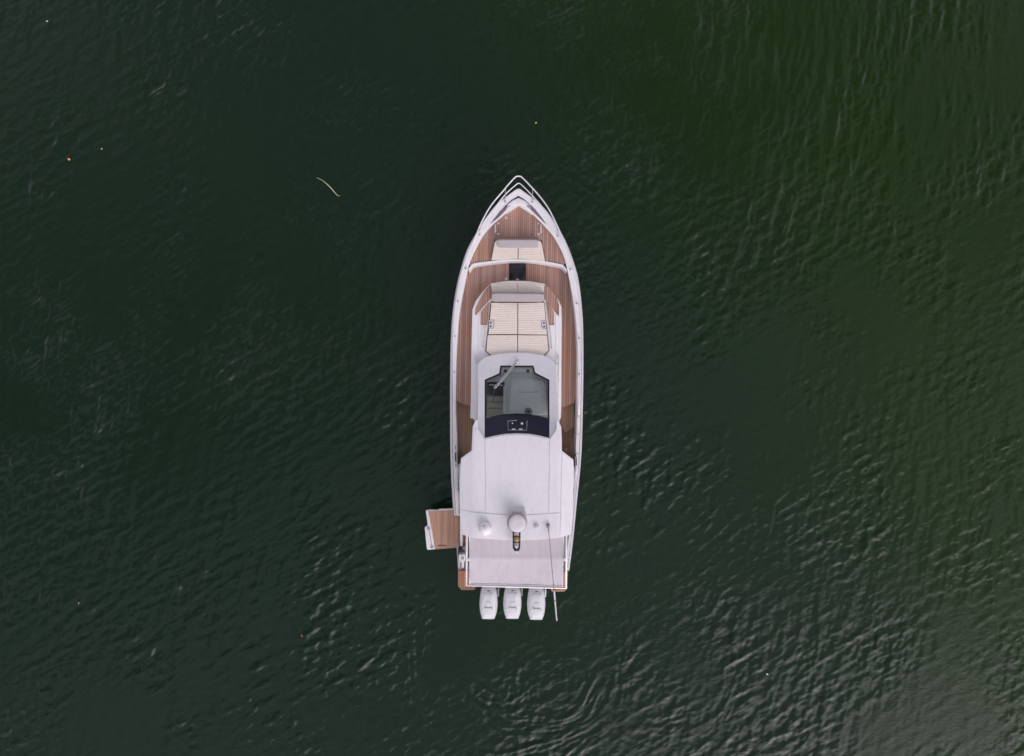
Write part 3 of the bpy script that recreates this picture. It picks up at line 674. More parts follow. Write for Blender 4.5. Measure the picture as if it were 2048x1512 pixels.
# glazing
def inset_poly(poly, d):
    n = len(poly); out = []
    area = sum(poly[i][0] * poly[(i + 1) % n][1] - poly[(i + 1) % n][0] * poly[i][1] for i in range(n)); s = 1 if area > 0 else -1
    for i in range(n):
        p0, p1, p2 = Vector(poly[i - 1]), Vector(poly[i]), Vector(poly[(i + 1) % n])
        a = (p1 - p0).normalized(); b = (p2 - p1).normalized()
        na = Vector((-a.y, a.x)) * s; nb = Vector((-b.y, b.x)) * s
        m_ = (na + nb); m_ /= max(0.35, m_.dot(na)); out.append(tuple(p1 + m_ * d))
    return out
glass_poly = [(969.3, 759.4), (998.3, 746.6), (1000.4, 731), (1067, 731), (1070.6, 745.2), (1098.9, 759.4), (1098.9, 841), (1080, 835.4), (1060, 831.8), (1034.5, 830.2), (1010, 831.6), (990, 835), (969.3, 841)]
gi = inset_poly(glass_poly, 3.4)
# black border strip around the pane
bm = loft([pz(glass_poly + glass_poly[:1], lambda x, y: zw(x, y) - 0.012), pz(gi + gi[:1], lambda x, y: zw(x, y) - 0.012)])
obj('windscreen_border', bm, M['black'], surround)
bm = bmesh.new(); bm.faces.new([bm.verts.new(p) for p in pz(gi, lambda x, y: zw(x, y) - 0.02)]); bm.normal_update(); bmesh.ops.triangulate(bm, faces=bm.faces[:])
bmesh.ops.recalc_face_normals(bm, faces=bm.faces[:])
obj('windscreen_pane', bm, M['glass'], surround, 30)
sr = [(969.3, 841), (990, 835), (1010, 831.6), (1034.5, 830.2), (1060, 831.8), (1080, 835.4), (1098.9, 841)] + win_b
sr = obj('sunroof', prism(pz(sr, lambda x, y: zw(x, y) - 0.008), 0.05, 'd'), M['navy'], surround, 30)
# hatch outline, lamps and latches on the sunroof
zq = lambda x, y: zw(x, y) + 0.004
obj('sunroof_hatch_frame', tube(pz([(1054, 841.5), (1053.4, 860.3), (1016.4, 860.3), (1015.6, 842), (1034, 840.6)], zq), 0.007, n=6), M['lgrey'], sr, 60)
for x, y, r_ in ((1024.8, 846.5, 0.02), (1044, 847, 0.034)):
    obj('sunroof_lamp', lathe(P(x, y, zw(x, y) - 0.006), [(r_, 0), (r_, 0.012), (r_ * .6, 0.018)], 14), M['gel'], sr, 40)
for x in (1027.4, 1041.3): obj('sunroof_latch', box(P(x, 858.3, zw(x, 858.3)), 0.105, 0.03, 0.012), M['gel'], sr)

# interior seen through the pane
obj('cabin_floor', prism(pz([(962, 745), (1108, 745), (1112, 880), (958, 880)], 1.30), 1.20), M['floor_in'], yacht)
dash = obj('dashboard', prism(pz([(985, 733), (1082, 733), (1095, 752), (1100, 762), (1100, 830), (1009, 830), (1009, 764), (970, 764), (975, 752)], 1.95), 1.3, None, 0.04, 3), M['dash'], yacht, 40)
obj('dashboard_ledge', prism(pz([(1002, 734), (1066, 734), (1069, 745), (999, 745)], 2.0), 0.06, 'd', 0.02), M['dash2'], dash, 40)
for x in (1011.2, 1055.7):
    obj('demister_vent', lathe(P(x, 742, 2.0), [(0.055, 0), (0.055, 0.014), (0.036, 0.018), (0.03, 0.006)], 20), M['dark_in'], dash, 40)
obj('helm_console', prism(pz(cr([(1024, 757.5), (1035, 756.2), (1062, 757), (1085, 760), (1094, 770), (1095, 829), (1017, 829), (1019, 800), (1021.4, 764)], 1), lambda x, y: 2.0 + 0.002 * (y - 756)), 1.5, None, 0.05, 3), M['dash2'], dash, 40)
hc = dash.children[-1]
obj('console_ridge', tube(pz(cr([(1036, 783.5), (1055, 784.8), (1078, 783.6)], 4), 2.07), 0.012, n=6), M['lgrey'], hc, 60)
obj('compass', lathe(P(1056.8, 823, 2.12), [(0.125, 0), (0.125, 0.025), (0.1, 0.035), (0.085, 0.022), (0.07, 0.022), (0.06, 0.05), (0.03, 0.065)], 28), M['grey'], hc, 35)
obj('compass_card', lathe(P(1056.8, 823, 2.19), [(0.045, 0), (0.04, 0.02), (0.02, 0.03)], 20), M['dark_in'], hc, 40)
dr_ = obj('companionway_door', prism(pz([(974, 766), (1008, 766), (1008, 790), (974, 790)], 1.72), 1.3, None, 0.02), M['dark_in'], yacht, 40)
obj('door_handrail', tube(pz([(978, 769.8), (1006, 770.2)], 1.78), 0.018), M['gel'], dr_, 60)
obj('companionway_rail', tube(pz([(1009.2, 772), (1008.4, 800), (1007.8, 826)], 2.02), 0.035), M['gel'], dash, 60)
for y in (797, 810, 822): obj('companionway_step', prism(pz([(974, y - 5.4), (1007, y - 5.4), (1007, y + 5.4), (974, y + 5.4)], 1.62 - (y - 797) * 0.006), 0.05, 'd', 0.01), M['floor_in'], yacht)

# wiper
wz = lambda x, y: zw(x, y) + 0.07
wp = obj('wiper', tube(pz([(1034, 722), (1031, 724.4), (1010, 750), (988, 775.4)], wz), 0.014), M['steelg'], surround, 60)
obj('wiper_arm', tube(pz([(1035.6, 723.4), (1033, 726), (1012.4, 751.6), (990.4, 777), (988, 775.4)], wz), 0.014), M['steelg'], wp, 60)
obj('wiper_gap', tube(pz([(1032, 725.2), (1011.2, 750.8), (989.4, 776)], lambda x, y: wz(x, y) - 0.012), 0.014), M['rubber'], wp, 60)
obj('wiper_pivot', box(P(1035, 722, wz(0, 722) - 0.05), 0.10, 0.06, 0.07, bevel=0.01), M['steel'], wp, 40)
obj('wiper_blade', tube(pz([(988.4, 776.5), (987.4, 790), (985.2, 805)], lambda x, y: zw(x, y) + 0.02), 0.018, r1=0.008), M['rubber'], wp, 60)

# ------------------------------------------------------------------ hardtop
HZ = 3.10
hard_l = [(955.6, 842), (952, 839.8), (944.8, 854), (943, 895), (942.8, 901.3), (921.2, 917.6), (920, 930), (918.6, 960), (918.3, 1000), (919, 1040), (922.8, 1069.8)]
hard_b = cr([(922.8, 1069.8), (936.7, 1074.7), (975, 1078.8), (1031.6, 1081), (1088, 1079), (1130.7, 1074), (1143.8, 1070.5)], 5)
hard_r = [(1143.8, 1070.5), (1146, 1040), (1147.4, 1000), (1148.6, 960), (1149, 940), (1147.7, 920.6), (1123.8, 902), (1124, 888), (1122.8, 854), (1117.4, 842), (1113.9, 841)]
front = [(1113.9, 841), (1113.6, 858), (1099.6, 877.4), (1080, 872.6), (1060, 869), (1034.5, 867.6), (1010, 869), (990, 872.4), (968.6, 877.2), (956, 858)]
hard = hard_l[:] + hard_b[1:-1] + hard_r + front[1:]
def zh(p):
    """camber of the hardtop: flat crown, sides falling away, aft edge drooping"""
    d = (p - P(1033, 960, HZ)).dot(UX); a = (p - P(1033, 960, HZ)).dot(AX)
    z = HZ - 0.010 * d * d
    if abs(d) > 1.28: z -= (abs(d) - 1.28) * 0.28
    if a < -1.5: z -= (-1.5 - a) ** 2 * 0.12
    if a > 0.9: z -= (a - 0.9) * 0.06
    return z
def shell(poly, dz, th, mat, parent, name, grid=0.25, extra=()):
    bm = bmesh.new(); f = bm.faces.new([bm.verts.new(p) for p in pz(poly, HZ)])
    bm.normal_update(); bmesh.ops.triangulate(bm, faces=bm.faces[:])
    c0 = P(1033, 960, HZ)
    cuts = [(UX, s) for s in np.arange(-2.1, 2.11, grid)] + [(UX, s) for s in (-1.28, 1.28)] + [(AX, s) for s in np.arange(-2.2, 2.2, grid)] + list(extra)
    for nrm, s in cuts:
        bmesh.ops.bisect_plane(bm, geom=bm.verts[:] + bm.edges[:] + bm.faces[:], dist=1e-5, plane_co=c0 + nrm * s, plane_no=nrm)
    for v in bm.verts: v.co.z = zh(v.co) + dz
    for f in bm.faces:
        f.normal_update()
        if f.normal.z < 0: f.normal_flip()
    r = bmesh.ops.extrude_face_region(bm, geom=bm.faces[:])
    bmesh.ops.translate(bm, verts=[v for v in r['geom'] if isinstance(v, bmesh.types.BMVert)], vec=(0, 0, -th))
    return obj(name, bm, mat, parent, 30)
hardtop = shell(hard, -0.018, 0.11, M['hard'], yacht, 'hardtop')
hardtop['label'] = 'white moulded hardtop'
# moulded roof panels, separated by narrow recessed joints
tb = [(945.8, 1023.6), (971, 1025.6), (1010, 1028.6), (1035, 1029.4), (1054, 1029), (1096, 1026.6), (1121.4, 1025.2)]
obj_ = []
front_mid = [(970.4, 878.6), (990, 874.6), (1010, 871.2), (1034.5, 869.8), (1060, 871.2), (1080, 874.8), (1098, 879)]
p_mid = front_mid + [(1097.6, 930), (1095.4, 1025.4), (1054, 1027.8), (1035, 1028.2), (1010, 1027.4), (972.2, 1024.6), (971, 930)]
p_left = [(956, 862), (968.8, 878.8), (969.6, 930), (970.8, 1024.4), (946, 1022.4), (919.6, 1020.4), (919.6, 1000), (919.9, 960), (921.2, 931), (922.4, 918.4), (944, 902.2), (944.4, 895), (946, 856)]
p_rin = [(1113.5, 862), (1123, 880), (1123, 902), (1122.6, 930), (1120, 1023.8), (1097.4, 1025.2), (1099.4, 930), (1099.8, 879)]
p_aft = [(945.6, 1025.2), (971, 1027.2), (1010, 1030.2), (1035, 1031), (1054, 1030.6), (1096, 1028.2), (1119.8, 1026.6), (1118.6, 1074.6), (1088, 1077.6), (1031.6, 1079.4), (975, 1077.2), (938, 1073), (924, 1068.6), (920.2, 1040), (919.6, 1021)]
p_rout = [(1125.4, 905), (1146, 921.6), (1147.2, 940), (1147, 960), (1145.8, 1000), (1144.2, 1040), (1142, 1069.5), (1130.7, 1072.6), (1120.2, 1074.2), (1122, 1024), (1124.2, 930)]
for q in (p_mid, p_left, p_rin, p_aft, p_rout):
    shell(q, 0, 0.018, M['hard'], hardtop, 'roof_panel')
for x, y in ((1092, 983),): obj('roof_drain', lathe(P(x, y, HZ - 0.01), [(0.012, 0), (0.012, 0.012), (0.006, 0.014)], 10), M['grey'], hardtop, 40)
# struts between hardtop and hull sides
for pts in ([(918.5, 935, 1.6), (920, 960, 2.2), (923, 985, 2.78)], [(915.5, 985, 1.5), (920, 1000, 2.2), (925, 1015, 2.78)], [(1150.2, 940, 1.55), (1147, 962, 2.2), (1142, 985, 2.78)]):
    a = [P(*p) for p in pts]
    obj('hardtop_strut', loft([[p + AX * s * 0.12 + UX * t * 0.03 for p in a] for s, t in ((-1, -1), (1, -1), (1, 1), (-1, 1), (-1, -1))]), M['gel'], hardtop, 40)
for sgn, x in ((-1, 925), (1, 1141)):
    obj('side_panel', loft([pz([(x, 905), (x, 985)], 1.0), pz([(x, 905), (x, 985)], 2.95)]), M['navy'], yacht)

# radar, domes, aerial on the roof
zr = zh(P(1034, 1045, HZ))
rb = obj('radar_bracket', prism(pz([(1019, 1017), (1049, 1017), (1052, 1026), (1054, 1040), (1050, 1055), (1019, 1055), (1015.5, 1040), (1017, 1026)], lambda x, y: zr + 0.10 + 0.006 * (y - 1017)), zr - 0.05, None, 0.03, 3), M['lgrey'], hardtop, 40)
for x, y in ((1025.4, 1023.6), (1042, 1023.6)): obj('bracket_slot', prism(pz([(x - 1.8, y + 1), (x + 1.8, y - 0.4), (x + 1.8, y + 0.8), (x - 1.8, y + 2)], zr + 0.147), 0.01, 'd'), M['rubber'], rb)
zd = zr + 0.34
obj('radar_dome', lathe(P(1034.4, 1045.2, zd), [(0.18, -0.08), (0.24, -0.02), (0.252, 0.06), (0.248, 0.14), (0.242, 0.18), (0.222, 0.196), (0.12, 0.20), (0.02, 0.202)], 40), M['greydome'], hardtop, 40, 'round grey-white radar dome')
obj('radar_ring', lathe(P(1034.4, 1044.6, zd - 0.07), [(0.27, -0.05), (0.30, -0.02), (0.30, 0.02), (0.27, 0.04)], 40), M['grey'], rb, 40)
obj('radar_pedestal', lathe(P(1034.4, 1045, zr), [(0.2, 0), (0.18, 0.26)], 24), M['grey'], rb, 40)
sd = obj('satellite_dome', lathe(P(970.8, 1055.6, zh(P(970.8, 1055.6, HZ)) - 0.02), [(0.175, 0), (0.19, 0.06), (0.188, 0.16), (0.165, 0.25), (0.11, 0.30), (0.05, 0.32), (0.01, 0.325)], 36), M['gel'], hardtop, 60, 'white satellite dome')
z_ = zh(P(970.8, 1055.6, HZ)) + 0.29
obj('dome_fin', prism([P(968.2, 1048.5, z_ + .03), P(969.2, 1053, z_ + 0.06), P(968.9, 1057.5, z_ + .03), P(967.9, 1053, z_ + .05)], 0.09, 'd'), M['grey'], sd)
obj('gps_antenna', lathe(P(1072.8, 1052.6, zh(P(1072.8, 1052.6, HZ)) - .01), [(0.06, 0), (0.062, 0.03), (0.075, 0.05), (0.07, 0.09), (0.04, 0.11), (0.01, 0.115)], 24), M['lgrey'], hardtop, 50)
# navigation mast: open frame with horn, lamp and anchor light
zm = zr + 0.22
ml = [(1026.6, 1063), (1027, 1096), (1029.5, 1100.5), (1033.2, 1102), (1037, 1100.5), (1039, 1096), (1039.6, 1063)]
mast = obj('light_mast', tube(pz(ml, zm), 0.024), M['rubber'], hardtop, 60)
obj('mast_plate', prism(pz([(1027.4, 1062), (1039, 1062), (1038.4, 1099), (1028, 1099)], zm - 0.01), 0.03, 'd'), M['gel'], mast)
for y in (1064.6, 1085): obj('mast_crossbar', tube(pz([(1027, y), (1039.2, y)], zm + .01), 0.02), M['rubber'], mast, 60)
obj('horn_ring', lathe(P(1033.2, 1078, zm - 0.02), [(0.10, 0), (0.105, 0.05), (0.095, 0.07)], 24), M['rubber'], mast, 40)
obj('horn', lathe(P(1033.2, 1078, zm + 0.03), [(0.08, 0), (0.08, 0.04), (0.06, 0.055), (0.02, 0.06)], 24), M['gold'], mast, 40)
obj('mast_lamp', lathe(P(1033, 1092.6, zm), [(0.05, 0), (0.05, 0.05), (0.03, 0.07)], 20), M['lgrey'], mast, 40)
obj('lamp_base', box(P(1033, 1097.6, zm - 0.01), 0.10, 0.07, 0.05), M['rubber'], mast)
obj('anchor_light', lathe(P(1033.2, 1103, zm - 0.03), [(0.03, 0), (0.04, 0.04), (0.035, 0.08), (0.01, 0.1)], 16), M['gel'], mast, 50)
# whip aerial folded aft
ab = obj('aerial_base', box(P(1096.2, 1051, zh(P(1096, 1051, HZ)) - 0.01), 0.085, 0.11, 0.09, bevel=0.01), M['pocket'], hardtop, 40)
za = zh(P(1096, 1051, HZ)) + 0.12
A0, A1 = (1096.4, 1051, za), (1113.6, 1241.5, za + 0.45)
ap = lambda t: P(A0[0] + (A1[0] - A0[0]) * t, A0[1] + (A1[1] - A0[1]) * t, A0[2] + (A1[2] - A0[2]) * t)
ar = obj('whip_aerial', tube([ap(0), ap(.25), ap(.5), ap(.665)], 0.013), M['grey'], hardtop, 60)
obj('aerial_sleeve', tube([ap(0.0), ap(0.045), ap(0.07)], 0.03, r1=0.018), M['grey'], ar, 60)
for t in (0.487, 0.62): obj('aerial_joint', tube([ap(t - 0.006), ap(t + 0.006)], 0.026), M['grey'], ar, 60)
obj('aerial_collar', tube([ap(0.665), ap(0.69)], 0.024), M['gold'], ar, 60)
obj('aerial_tip', tube([ap(0.69), ap(0.79), ap(0.85), ap(1.0)], 0.027, r1=0.018), M['gel'], ar, 60)
obj('aerial_joint', tube([ap(0.785), ap(0.80)], 0.036), M['teak_m'], ar, 60)

# ------------------------------------------------------------------ cockpit, swim platform, terrace
cfl = [(919, 870), (1144, 870), (1141, 935), (1130.5, 1137), (921, 1134)]
cockpit = obj('cockpit_floor', prism(pz(cfl, 0.70), 0.62), M['caulk'], yacht)
planks(cockpit, pz(cfl, 0.701), M['teak_b'], 0.072)
plat = [(916.3, 1139), (916.3, 1172), (922.9, 1179.7), (948.7, 1179.7), (952.6, 1172.5), (1101, 1176), (1103.5, 1183), (1128.4, 1183), (1134.6, 1177), (1135, 1141.5)]
Zp = 0.45
swim = obj('swim_platform', prism(pz(plat, Zp), 0.30), M['caulk'], yacht, None, 'teak swim platform either side of the outboards')
planks(swim, pz(inset_poly(plat, 2.2), Zp + .001), M['teak_o'], 0.066)
obj('margin_plank', ribbon([(916.3, 1136), (916.3, 1172), (922.9, 1179.7), (948.7, 1179.7), (952.6, 1172.8)], 2.2, Zp, 0.03, -1), M['teak_m'], swim)
obj('margin_plank', ribbon([(1101, 1176.2), (1103.5, 1183), (1128.4, 1183), (1134.6, 1177), (1136, 1139)], 2.2, Zp, 0.03, -1), M['teak_o'], swim)
obj('transom', prism(pz([(953, 1160), (1101, 1163), (1101, 1171.5), (953, 1169)], 1.05), 0.25, None, 0.03), M['gel'], yacht, 40)

Zt = 0.72
ter = [(856.5, 1022.2), (908, 1019.6), (911, 1030), (918.6, 1031), (920, 1094.6), (868.5, 1098.2)]
terrace = obj('terrace', prism(pz(ter, Zt), 0.12, 'd'), M['caulk'], yacht, None, 'teak fold-down terrace on the port side')
planks(terrace, pz(ter, Zt + .001), M['teak_t'], 0.047, 0.009)
fr1 = [(851.4, 1021.4), (856.4, 1021.2), (860, 1040), (867, 1080), (869.8, 1098.6), (855.6, 1099.8), (853.6, 1098), (849.2, 1055), (855.4, 1051.6)]
tf = obj('terrace_edge', prism(pz(fr1, Zt + 0.03), 0.16, 'd', 0.015), M['gel'], terrace, 40)
obj('terrace_front_trim', prism(pz([(856.8, 1020.2), (876, 1020.6), (878, 1018.8), (908, 1018), (908, 1019.6), (856.8, 1022)], Zt + 0.02), 0.14, 'd'), M['gel2'], terrace)
obj('terrace_aft_trim', ribbon([(869.8, 1098.6), (920, 1095)], 1.6, Zt - .02, 0.035, -1), M['teak_m'], terrace)
for x, y in ((857, 1056.8), (864, 1094)):
    obj('ladder_socket', box(P(x, y, Zt + 0.03), 0.09, 0.10, 0.02, bevel=0.008), M['grey'], terrace, 40)
obj('ladder_slot', tube(pz([(858.6, 1061), (862.8, 1090)], Zt + 0.032), 0.012, n=6), M['grey'], terrace)
obj('terrace_handle', box(P(884.6, 1092.6, Zt + 0.012), 0.29, 0.04, 0.02), M['teak_m'], terrace)
obj('handle_slot', box(P(884.4, 1091, Zt + 0.012), 0.27, 0.025, 0.012), M['caulk'], terrace)
# side coaming aft of the gunwale end, hinge, locker box
obj('gunwale_end', prism(pz([(908, 1028), (919.6, 1028), (919.8, 1031.5), (909, 1030.6)], 1.52), 0.7, None, 0.01), M['gel'], cap_l, 40)
obj('cockpit_coaming', prism(pz([(919.4, 1031), (923.8, 1030), (924.6, 1092), (920.6, 1092.4)], 1.15), 0.7, None, 0.01), M['gel'], yacht, 40)
obj('terrace_hinge', box(P(921.8, 1094.2, 0.95), 0.09, 0.06, 0.25), M['rubber'], yacht)
obj('quarter_coaming', prism(pz([(913.2, 1096), (930, 1096), (931, 1137.4), (916, 1137.6)], 1.12), 0.5, None, 0.01), M['gel2'], yacht, 40)
obj('non_slip_pad', prism(pz([(915, 1097.6), (929.6, 1097.6), (930, 1108), (915.8, 1108)], 1.135), 0.02, 'd'), plain('non_slip_grey', (0.27, 0.24, 0.27), 0.9, var=0.5, scale=60), yacht.children[-1])
lb = obj('quarter_locker', prism(pz([(917.2, 1109.2), (931, 1109.2), (931, 1121), (928.2, 1122), (928, 1136.6), (915.8, 1136.6)], 1.42), 1.1, None, 0.02), M['gel'], yacht, 40)
obj('locker_port', lathe(P(925.4, 1116.4, 1.42), [(0.045, 0), (0.045, 0.01), (0.02, 0.012)], 16), M['grey'], lb, 40)
obj('locker_latch', tube(pz([(920.3, 1138.4), (920.6, 1132), (921.2, 1126.6), (922.4, 1126.6), (922.6, 1132), (921, 1138)], 1.45), 0.02), M['grey'], lb, 60)
# starboard quarter
obj('quarter_coaming', prism(pz([(1133.5, 1072), (1141.5, 1072), (1137.2, 1140.4), (1132.8, 1140.4)], 1.40), 0.5, None, 0.02), M['gel'], yacht, 40)
obj('cockpit_seat_back', prism(pz([(1127.6, 1076), (1130.4, 1076), (1130.4, 1139.5), (1126.6, 1139.5)], 1.15), 0.7, None, 0.02), M['gel'], yacht, 40)

# awning with its frame
za_ = lambda x, y: lerp([(1070, 2.92), (1116, 2.95), (1119, 2.945), (1170, 2.74), (1180, 2.70)], y)
bm = bmesh.new()
nx_, ny_ = 34, 22; rows = []
for j in range(ny_ + 1):
    t = j / ny_; y_l = 1072 + (1169 - 1072) * t; y_r = 1072 + (1173.4 - 1072) * t; row = []
    for i in range(nx_ + 1):
        s = i / nx_; x = (938.6 + 0.6 * t) * (1 - s) + (1127 - 2.2 * t) * s; y = y_l * (1 - s) + y_r * s
        sag = -0.05 * math.sin(math.pi * s) * math.sin(math.pi * t) + 0.006 * noise.noise((s * 7, t * 3, 2.0)) + 0.004 * noise.noise((s * 26, t * 2.0, 5.0)) * t
        crease = 0.012 * math.exp(-((y - 1117.5) / 1.4) ** 2)
        row.append(P(x, y, za_(x, y) + sag + crease))
    rows.append(row)
loft(rows, bm)
r = bmesh.ops.extrude_face_region(bm, geom=bm.faces[:])
bmesh.ops.translate(bm, verts=[v for v in r['geom'] if isinstance(v, bmesh.types.BMVert)], vec=(0, 0, -0.012))
aw = obj('awning', bm, M['awning'], yacht, 60, 'pale mauve-grey fabric awning aft of the hardtop')
fz = lambda x, y: za_(x, y) + 0.012
obj('awning_frame', tube(pz([(933.4, 1071), (933.2, 1120), (932.8, 1171), (980, 1172.2), (1080, 1174.8), (1131.8, 1176.2), (1132.2, 1120), (1132.6, 1070)], fz), 0.032, n=10), M['rail'], aw, 60)
for a, b in (((938.8, 1072), (939.4, 1169)), ((1127, 1072), (1125, 1173.4))):
    obj('awning_hem', tube(pz([a, b], lambda x, y: za_(x, y) + 0.006), 0.022), M['gel2'], aw, 60)
obj('awning_hem', tube(pz([(939.4, 1167.6), (1030, 1169.4), (1125, 1171.8)], lambda x, y: za_(x, y) - 0.004), 0.02), M['lgrey'], aw, 60)
for x0, x1, y in ((933.4, 939, 1118.5), (1126.6, 1132.2, 1118.5)):
    obj('awning_clamp', box(P((x0 + x1) / 2, y, za_(0, y) - 0.01), 0.09, 0.09, 0.05, bevel=0.01), M['rail'], aw, 40)

# ------------------------------------------------------------------ outboards
def make_motor(cx, cy):
    """white four-stroke outboard; its cowling is the parent part"""
    prof = [(-0.155, 0.49), (0.155, 0.49), (0.225, 0.44), (0.265, 0.34), (0.287, 0.18), (0.300, 0.0), (0.292, -0.17), (0.270, -0.32), (0.222, -0.455), (0.178, -0.505), (-0.178, -0.505), (-0.222, -0.455), (-0.270, -0.32), (-0.292, -0.17), (-0.300, 0.0), (-0.287, 0.18), (-0.265, 0.34), (-0.225, 0.44)]
    prof = cr(prof, 3, closed=True)
    c = P(cx, cy, 1.3); c.z = 0
    lv = [(0.62, 0.62, 0.80, 0), (0.80, 0.84, 0.92, 0), (1.00, 0.97, 0.985, 0), (1.15, 1.0, 1.0, 0), (1.26, 0.985, 0.99, 0), (1.36, 0.95, 0.97, -0.005), (1.405, 0.89, 0.93, -0.01), (1.425, 0.84, 0.885, -0.015), (1.42, 0.80, 0.85, -0.015), (1.455, 0.74, 0.80, -0.02), (1.475, 0.6, 0.68, -0.02), (1.485, 0.3, 0.35, -0.02)]
    rows = [[c + UX * (x * sx) + AX * (y * sy + dy) + Vector((0, 0, z)) for x, y in prof] for z, sx, sy, dy in lv]
    o = obj('outboard_motor', loft(rows, close=True, cap=True), M['cowl'], yacht, 38)
    at = lambda u, a, z: c + UX * u + AX * a + Vector((0, 0, z))
    # raised hood panel, air slot, front grille, steering bracket, leg
    hp = [at(-0.13, 0.12, 1.492), at(0.13, 0.12, 1.492), at(0.10, -0.105, 1.496), at(-0.10, -0.105, 1.496)]
    obj('hood_panel', prism([at(-0.075, 0.10, 1.497), at(0.075, 0.10, 1.497), at(0.085, -0.06, 1.503), at(-0.085, -0.06, 1.503)], 0.03, 'd', 0.006), M['cowl'], o, 40)
    obj('air_slot', prism([at(-0.12, -0.070, 1.506), at(0.12, -0.070, 1.506), at(0.12, -0.098, 1.506), at(-0.12, -0.098, 1.506)], 0.03, 'd'), M['grey'], o)
    obj('rear_hood', prism([at(-0.175, -0.115, 1.488), at(0.175, -0.115, 1.488), at(0.165, -0.28, 1.477), at(0.12, -0.36, 1.458), at(-0.12, -0.36, 1.458), at(-0.165, -0.28, 1.477)], 0.05, 'd', 0.02, 3), M['cowl'], o, 40)
    obj('front_grille', prism([at(-0.14, 0.43, 1.415), at(0.14, 0.43, 1.415), at(0.17, 0.37, 1.43), at(-0.17, 0.37, 1.43)], 0.05, 'd', 0.008), M['cowl2'], o, 40)
    obj('tilt_latch', prism([at(-0.04, 0.448, 1.428), at(0.04, 0.448, 1.428), at(0.04, 0.425, 1.428), at(-0.04, 0.425, 1.428)], 0.03, 'd'), M['rubber'], o)
    obj('side_plate', prism([at(0.285, 0.36, 1.0), at(0.335, 0.37, 1.0), at(0.33, 0.12, 1.0), at(0.30, 0.12, 1.0)], 0.2, 'd', 0.01), M['cowl'], o, 40)
    obj('mounting_bracket', prism([at(-0.13, 0.66, 0.85), at(0.13, 0.66, 0.85), at(0.11, 0.3, 0.85), at(-0.11, 0.3, 0.85)], 0.45, 'd', 0.02), M['rubber'], o, 40)
    leg = [[at(x * w, y * l - 0.05, z) for x, y in ((-1, 0.4), (-0.6, 1), (0.6, 1), (1, 0.4), (0.7, -0.6), (0, -1), (-0.7, -0.6))] for z, w, l in ((0.75, 0.15, 0.28), (0.3, 0.11, 0.24), (-0.1, 0.09, 0.24), (-0.6, 0.05, 0.2))]
    obj('leg', loft(leg, close=True, cap=True), M['cowl'], o, 50)
    return o
motors = [(977.0, 1206.2), (1024.8, 1205.6), (1072.6, 1207.6)]
m0 = make_motor(*motors[0])
m0['label'] = 'port outboard, leftmost of the three'
def copy_part(o, parent, off):
    c = o.copy(); col.objects.link(c); c.parent = parent
    if off is not None: c.location = o.location + off
    for ch in list(o.children): copy_part(ch, c, None)
    return c
for (x, y), lb_ in zip(motors[1:], ('middle outboard of the three', 'starboard outboard, rightmost of the three')):
    off = P(x, y, 1.3) - P(*motors[0], 1.3); off.z = 0
    c = copy_part(m0, yacht, off); c['label'] = lb_

# ------------------------------------------------------------------ bow rail and deck hardware
def rail_side(pts, z): return pz(cr(pts, 5), z)
zr1 = lambda x, y: sheer(y) + lerp([(352, 0.46), (470, 0.42), (560, 0.34), (700, 0.27), (815, 0.20), (826, 0.10), (836, 0.04)], y)
zr2 = lambda x, y: sheer(y) + lerp([(366, 0.24), (470, 0.20), (500, 0.10)], y)
top_l = [(826 + 8, 908.4)]
TL = [(1037.2, 352.4), (1031, 354), (1017.6, 368), (1008, 379.7), (982, 411), (964, 442.5), (952, 471), (941, 497), (930.5, 523), (925, 540), (917, 571), (911.5, 605), (908, 641), (906.6, 677), (906.2, 710), (906.2, 760), (907, 815), (907.6, 830)]
TR = [(1037.2, 352.4), (1043, 354), (1057.2, 368), (1077.7, 390.6), (1096.4, 416), (1111.8, 446), (1125.6, 476.7), (1135.3, 500), (1144, 527), (1148, 541), (1154.6, 571), (1158, 605), (1160.4, 641), (1161, 677), (1161, 710), (1160.2, 760), (1158.2, 815), (1157, 834)]
rail = obj('bow_rail', tube(rail_side(TL, zr1)[::-1] + rail_side(TR, zr1)[1:], 0.022, n=8), M['rail'], yacht, 60, 'tubular rail round the bow')
ML = [(1037.4, 366.5), (1032, 369.5), (1009, 390.6), (986, 420.7), (968, 444), (958.4, 463), (947, 488)]
MR = [(1037.4, 366.5), (1043, 369.5), (1064, 390.6), (1090, 420.7), (1112, 453.5), (1121, 473), (1131, 494)]
obj('mid_rail', tube(rail_side(ML, zr2)[::-1] + rail_side(MR, zr2)[1:], 0.017, n=8), M['rail'], rail, 60)
for (tx, ty), (bx, by) in (((1010.7, 377), (1010, 403)), ((1065.4, 377), (1064.8, 403.6)), ((960, 452), (958.5, 469)), ((1114.7, 452), (1115.6, 472)), ((926, 537), (931.8, 537)), ((1146.6, 537), (1141.6, 539)), ((911.7, 603), (915.6, 603)), ((1158, 606), (1153.8, 607)), ((906.8, 672), (909.4, 672)), ((1161, 676), (1158.2, 677)), ((906.2, 744), (908, 744)), ((1160.4, 748), (1158.6, 749))):
    st = obj('stanchion', tube([P(bx, by, sheer(by)), P(tx, ty, zr1(tx, ty))], 0.016), M['steel'], rail, 60)
    obj('stanchion_foot', lathe(P(bx, by, sheer(by) + 0.015), [(0.032, 0), (0.032, 0.022), (0.02, 0.034)], 14), M['grey'], rail, 50)
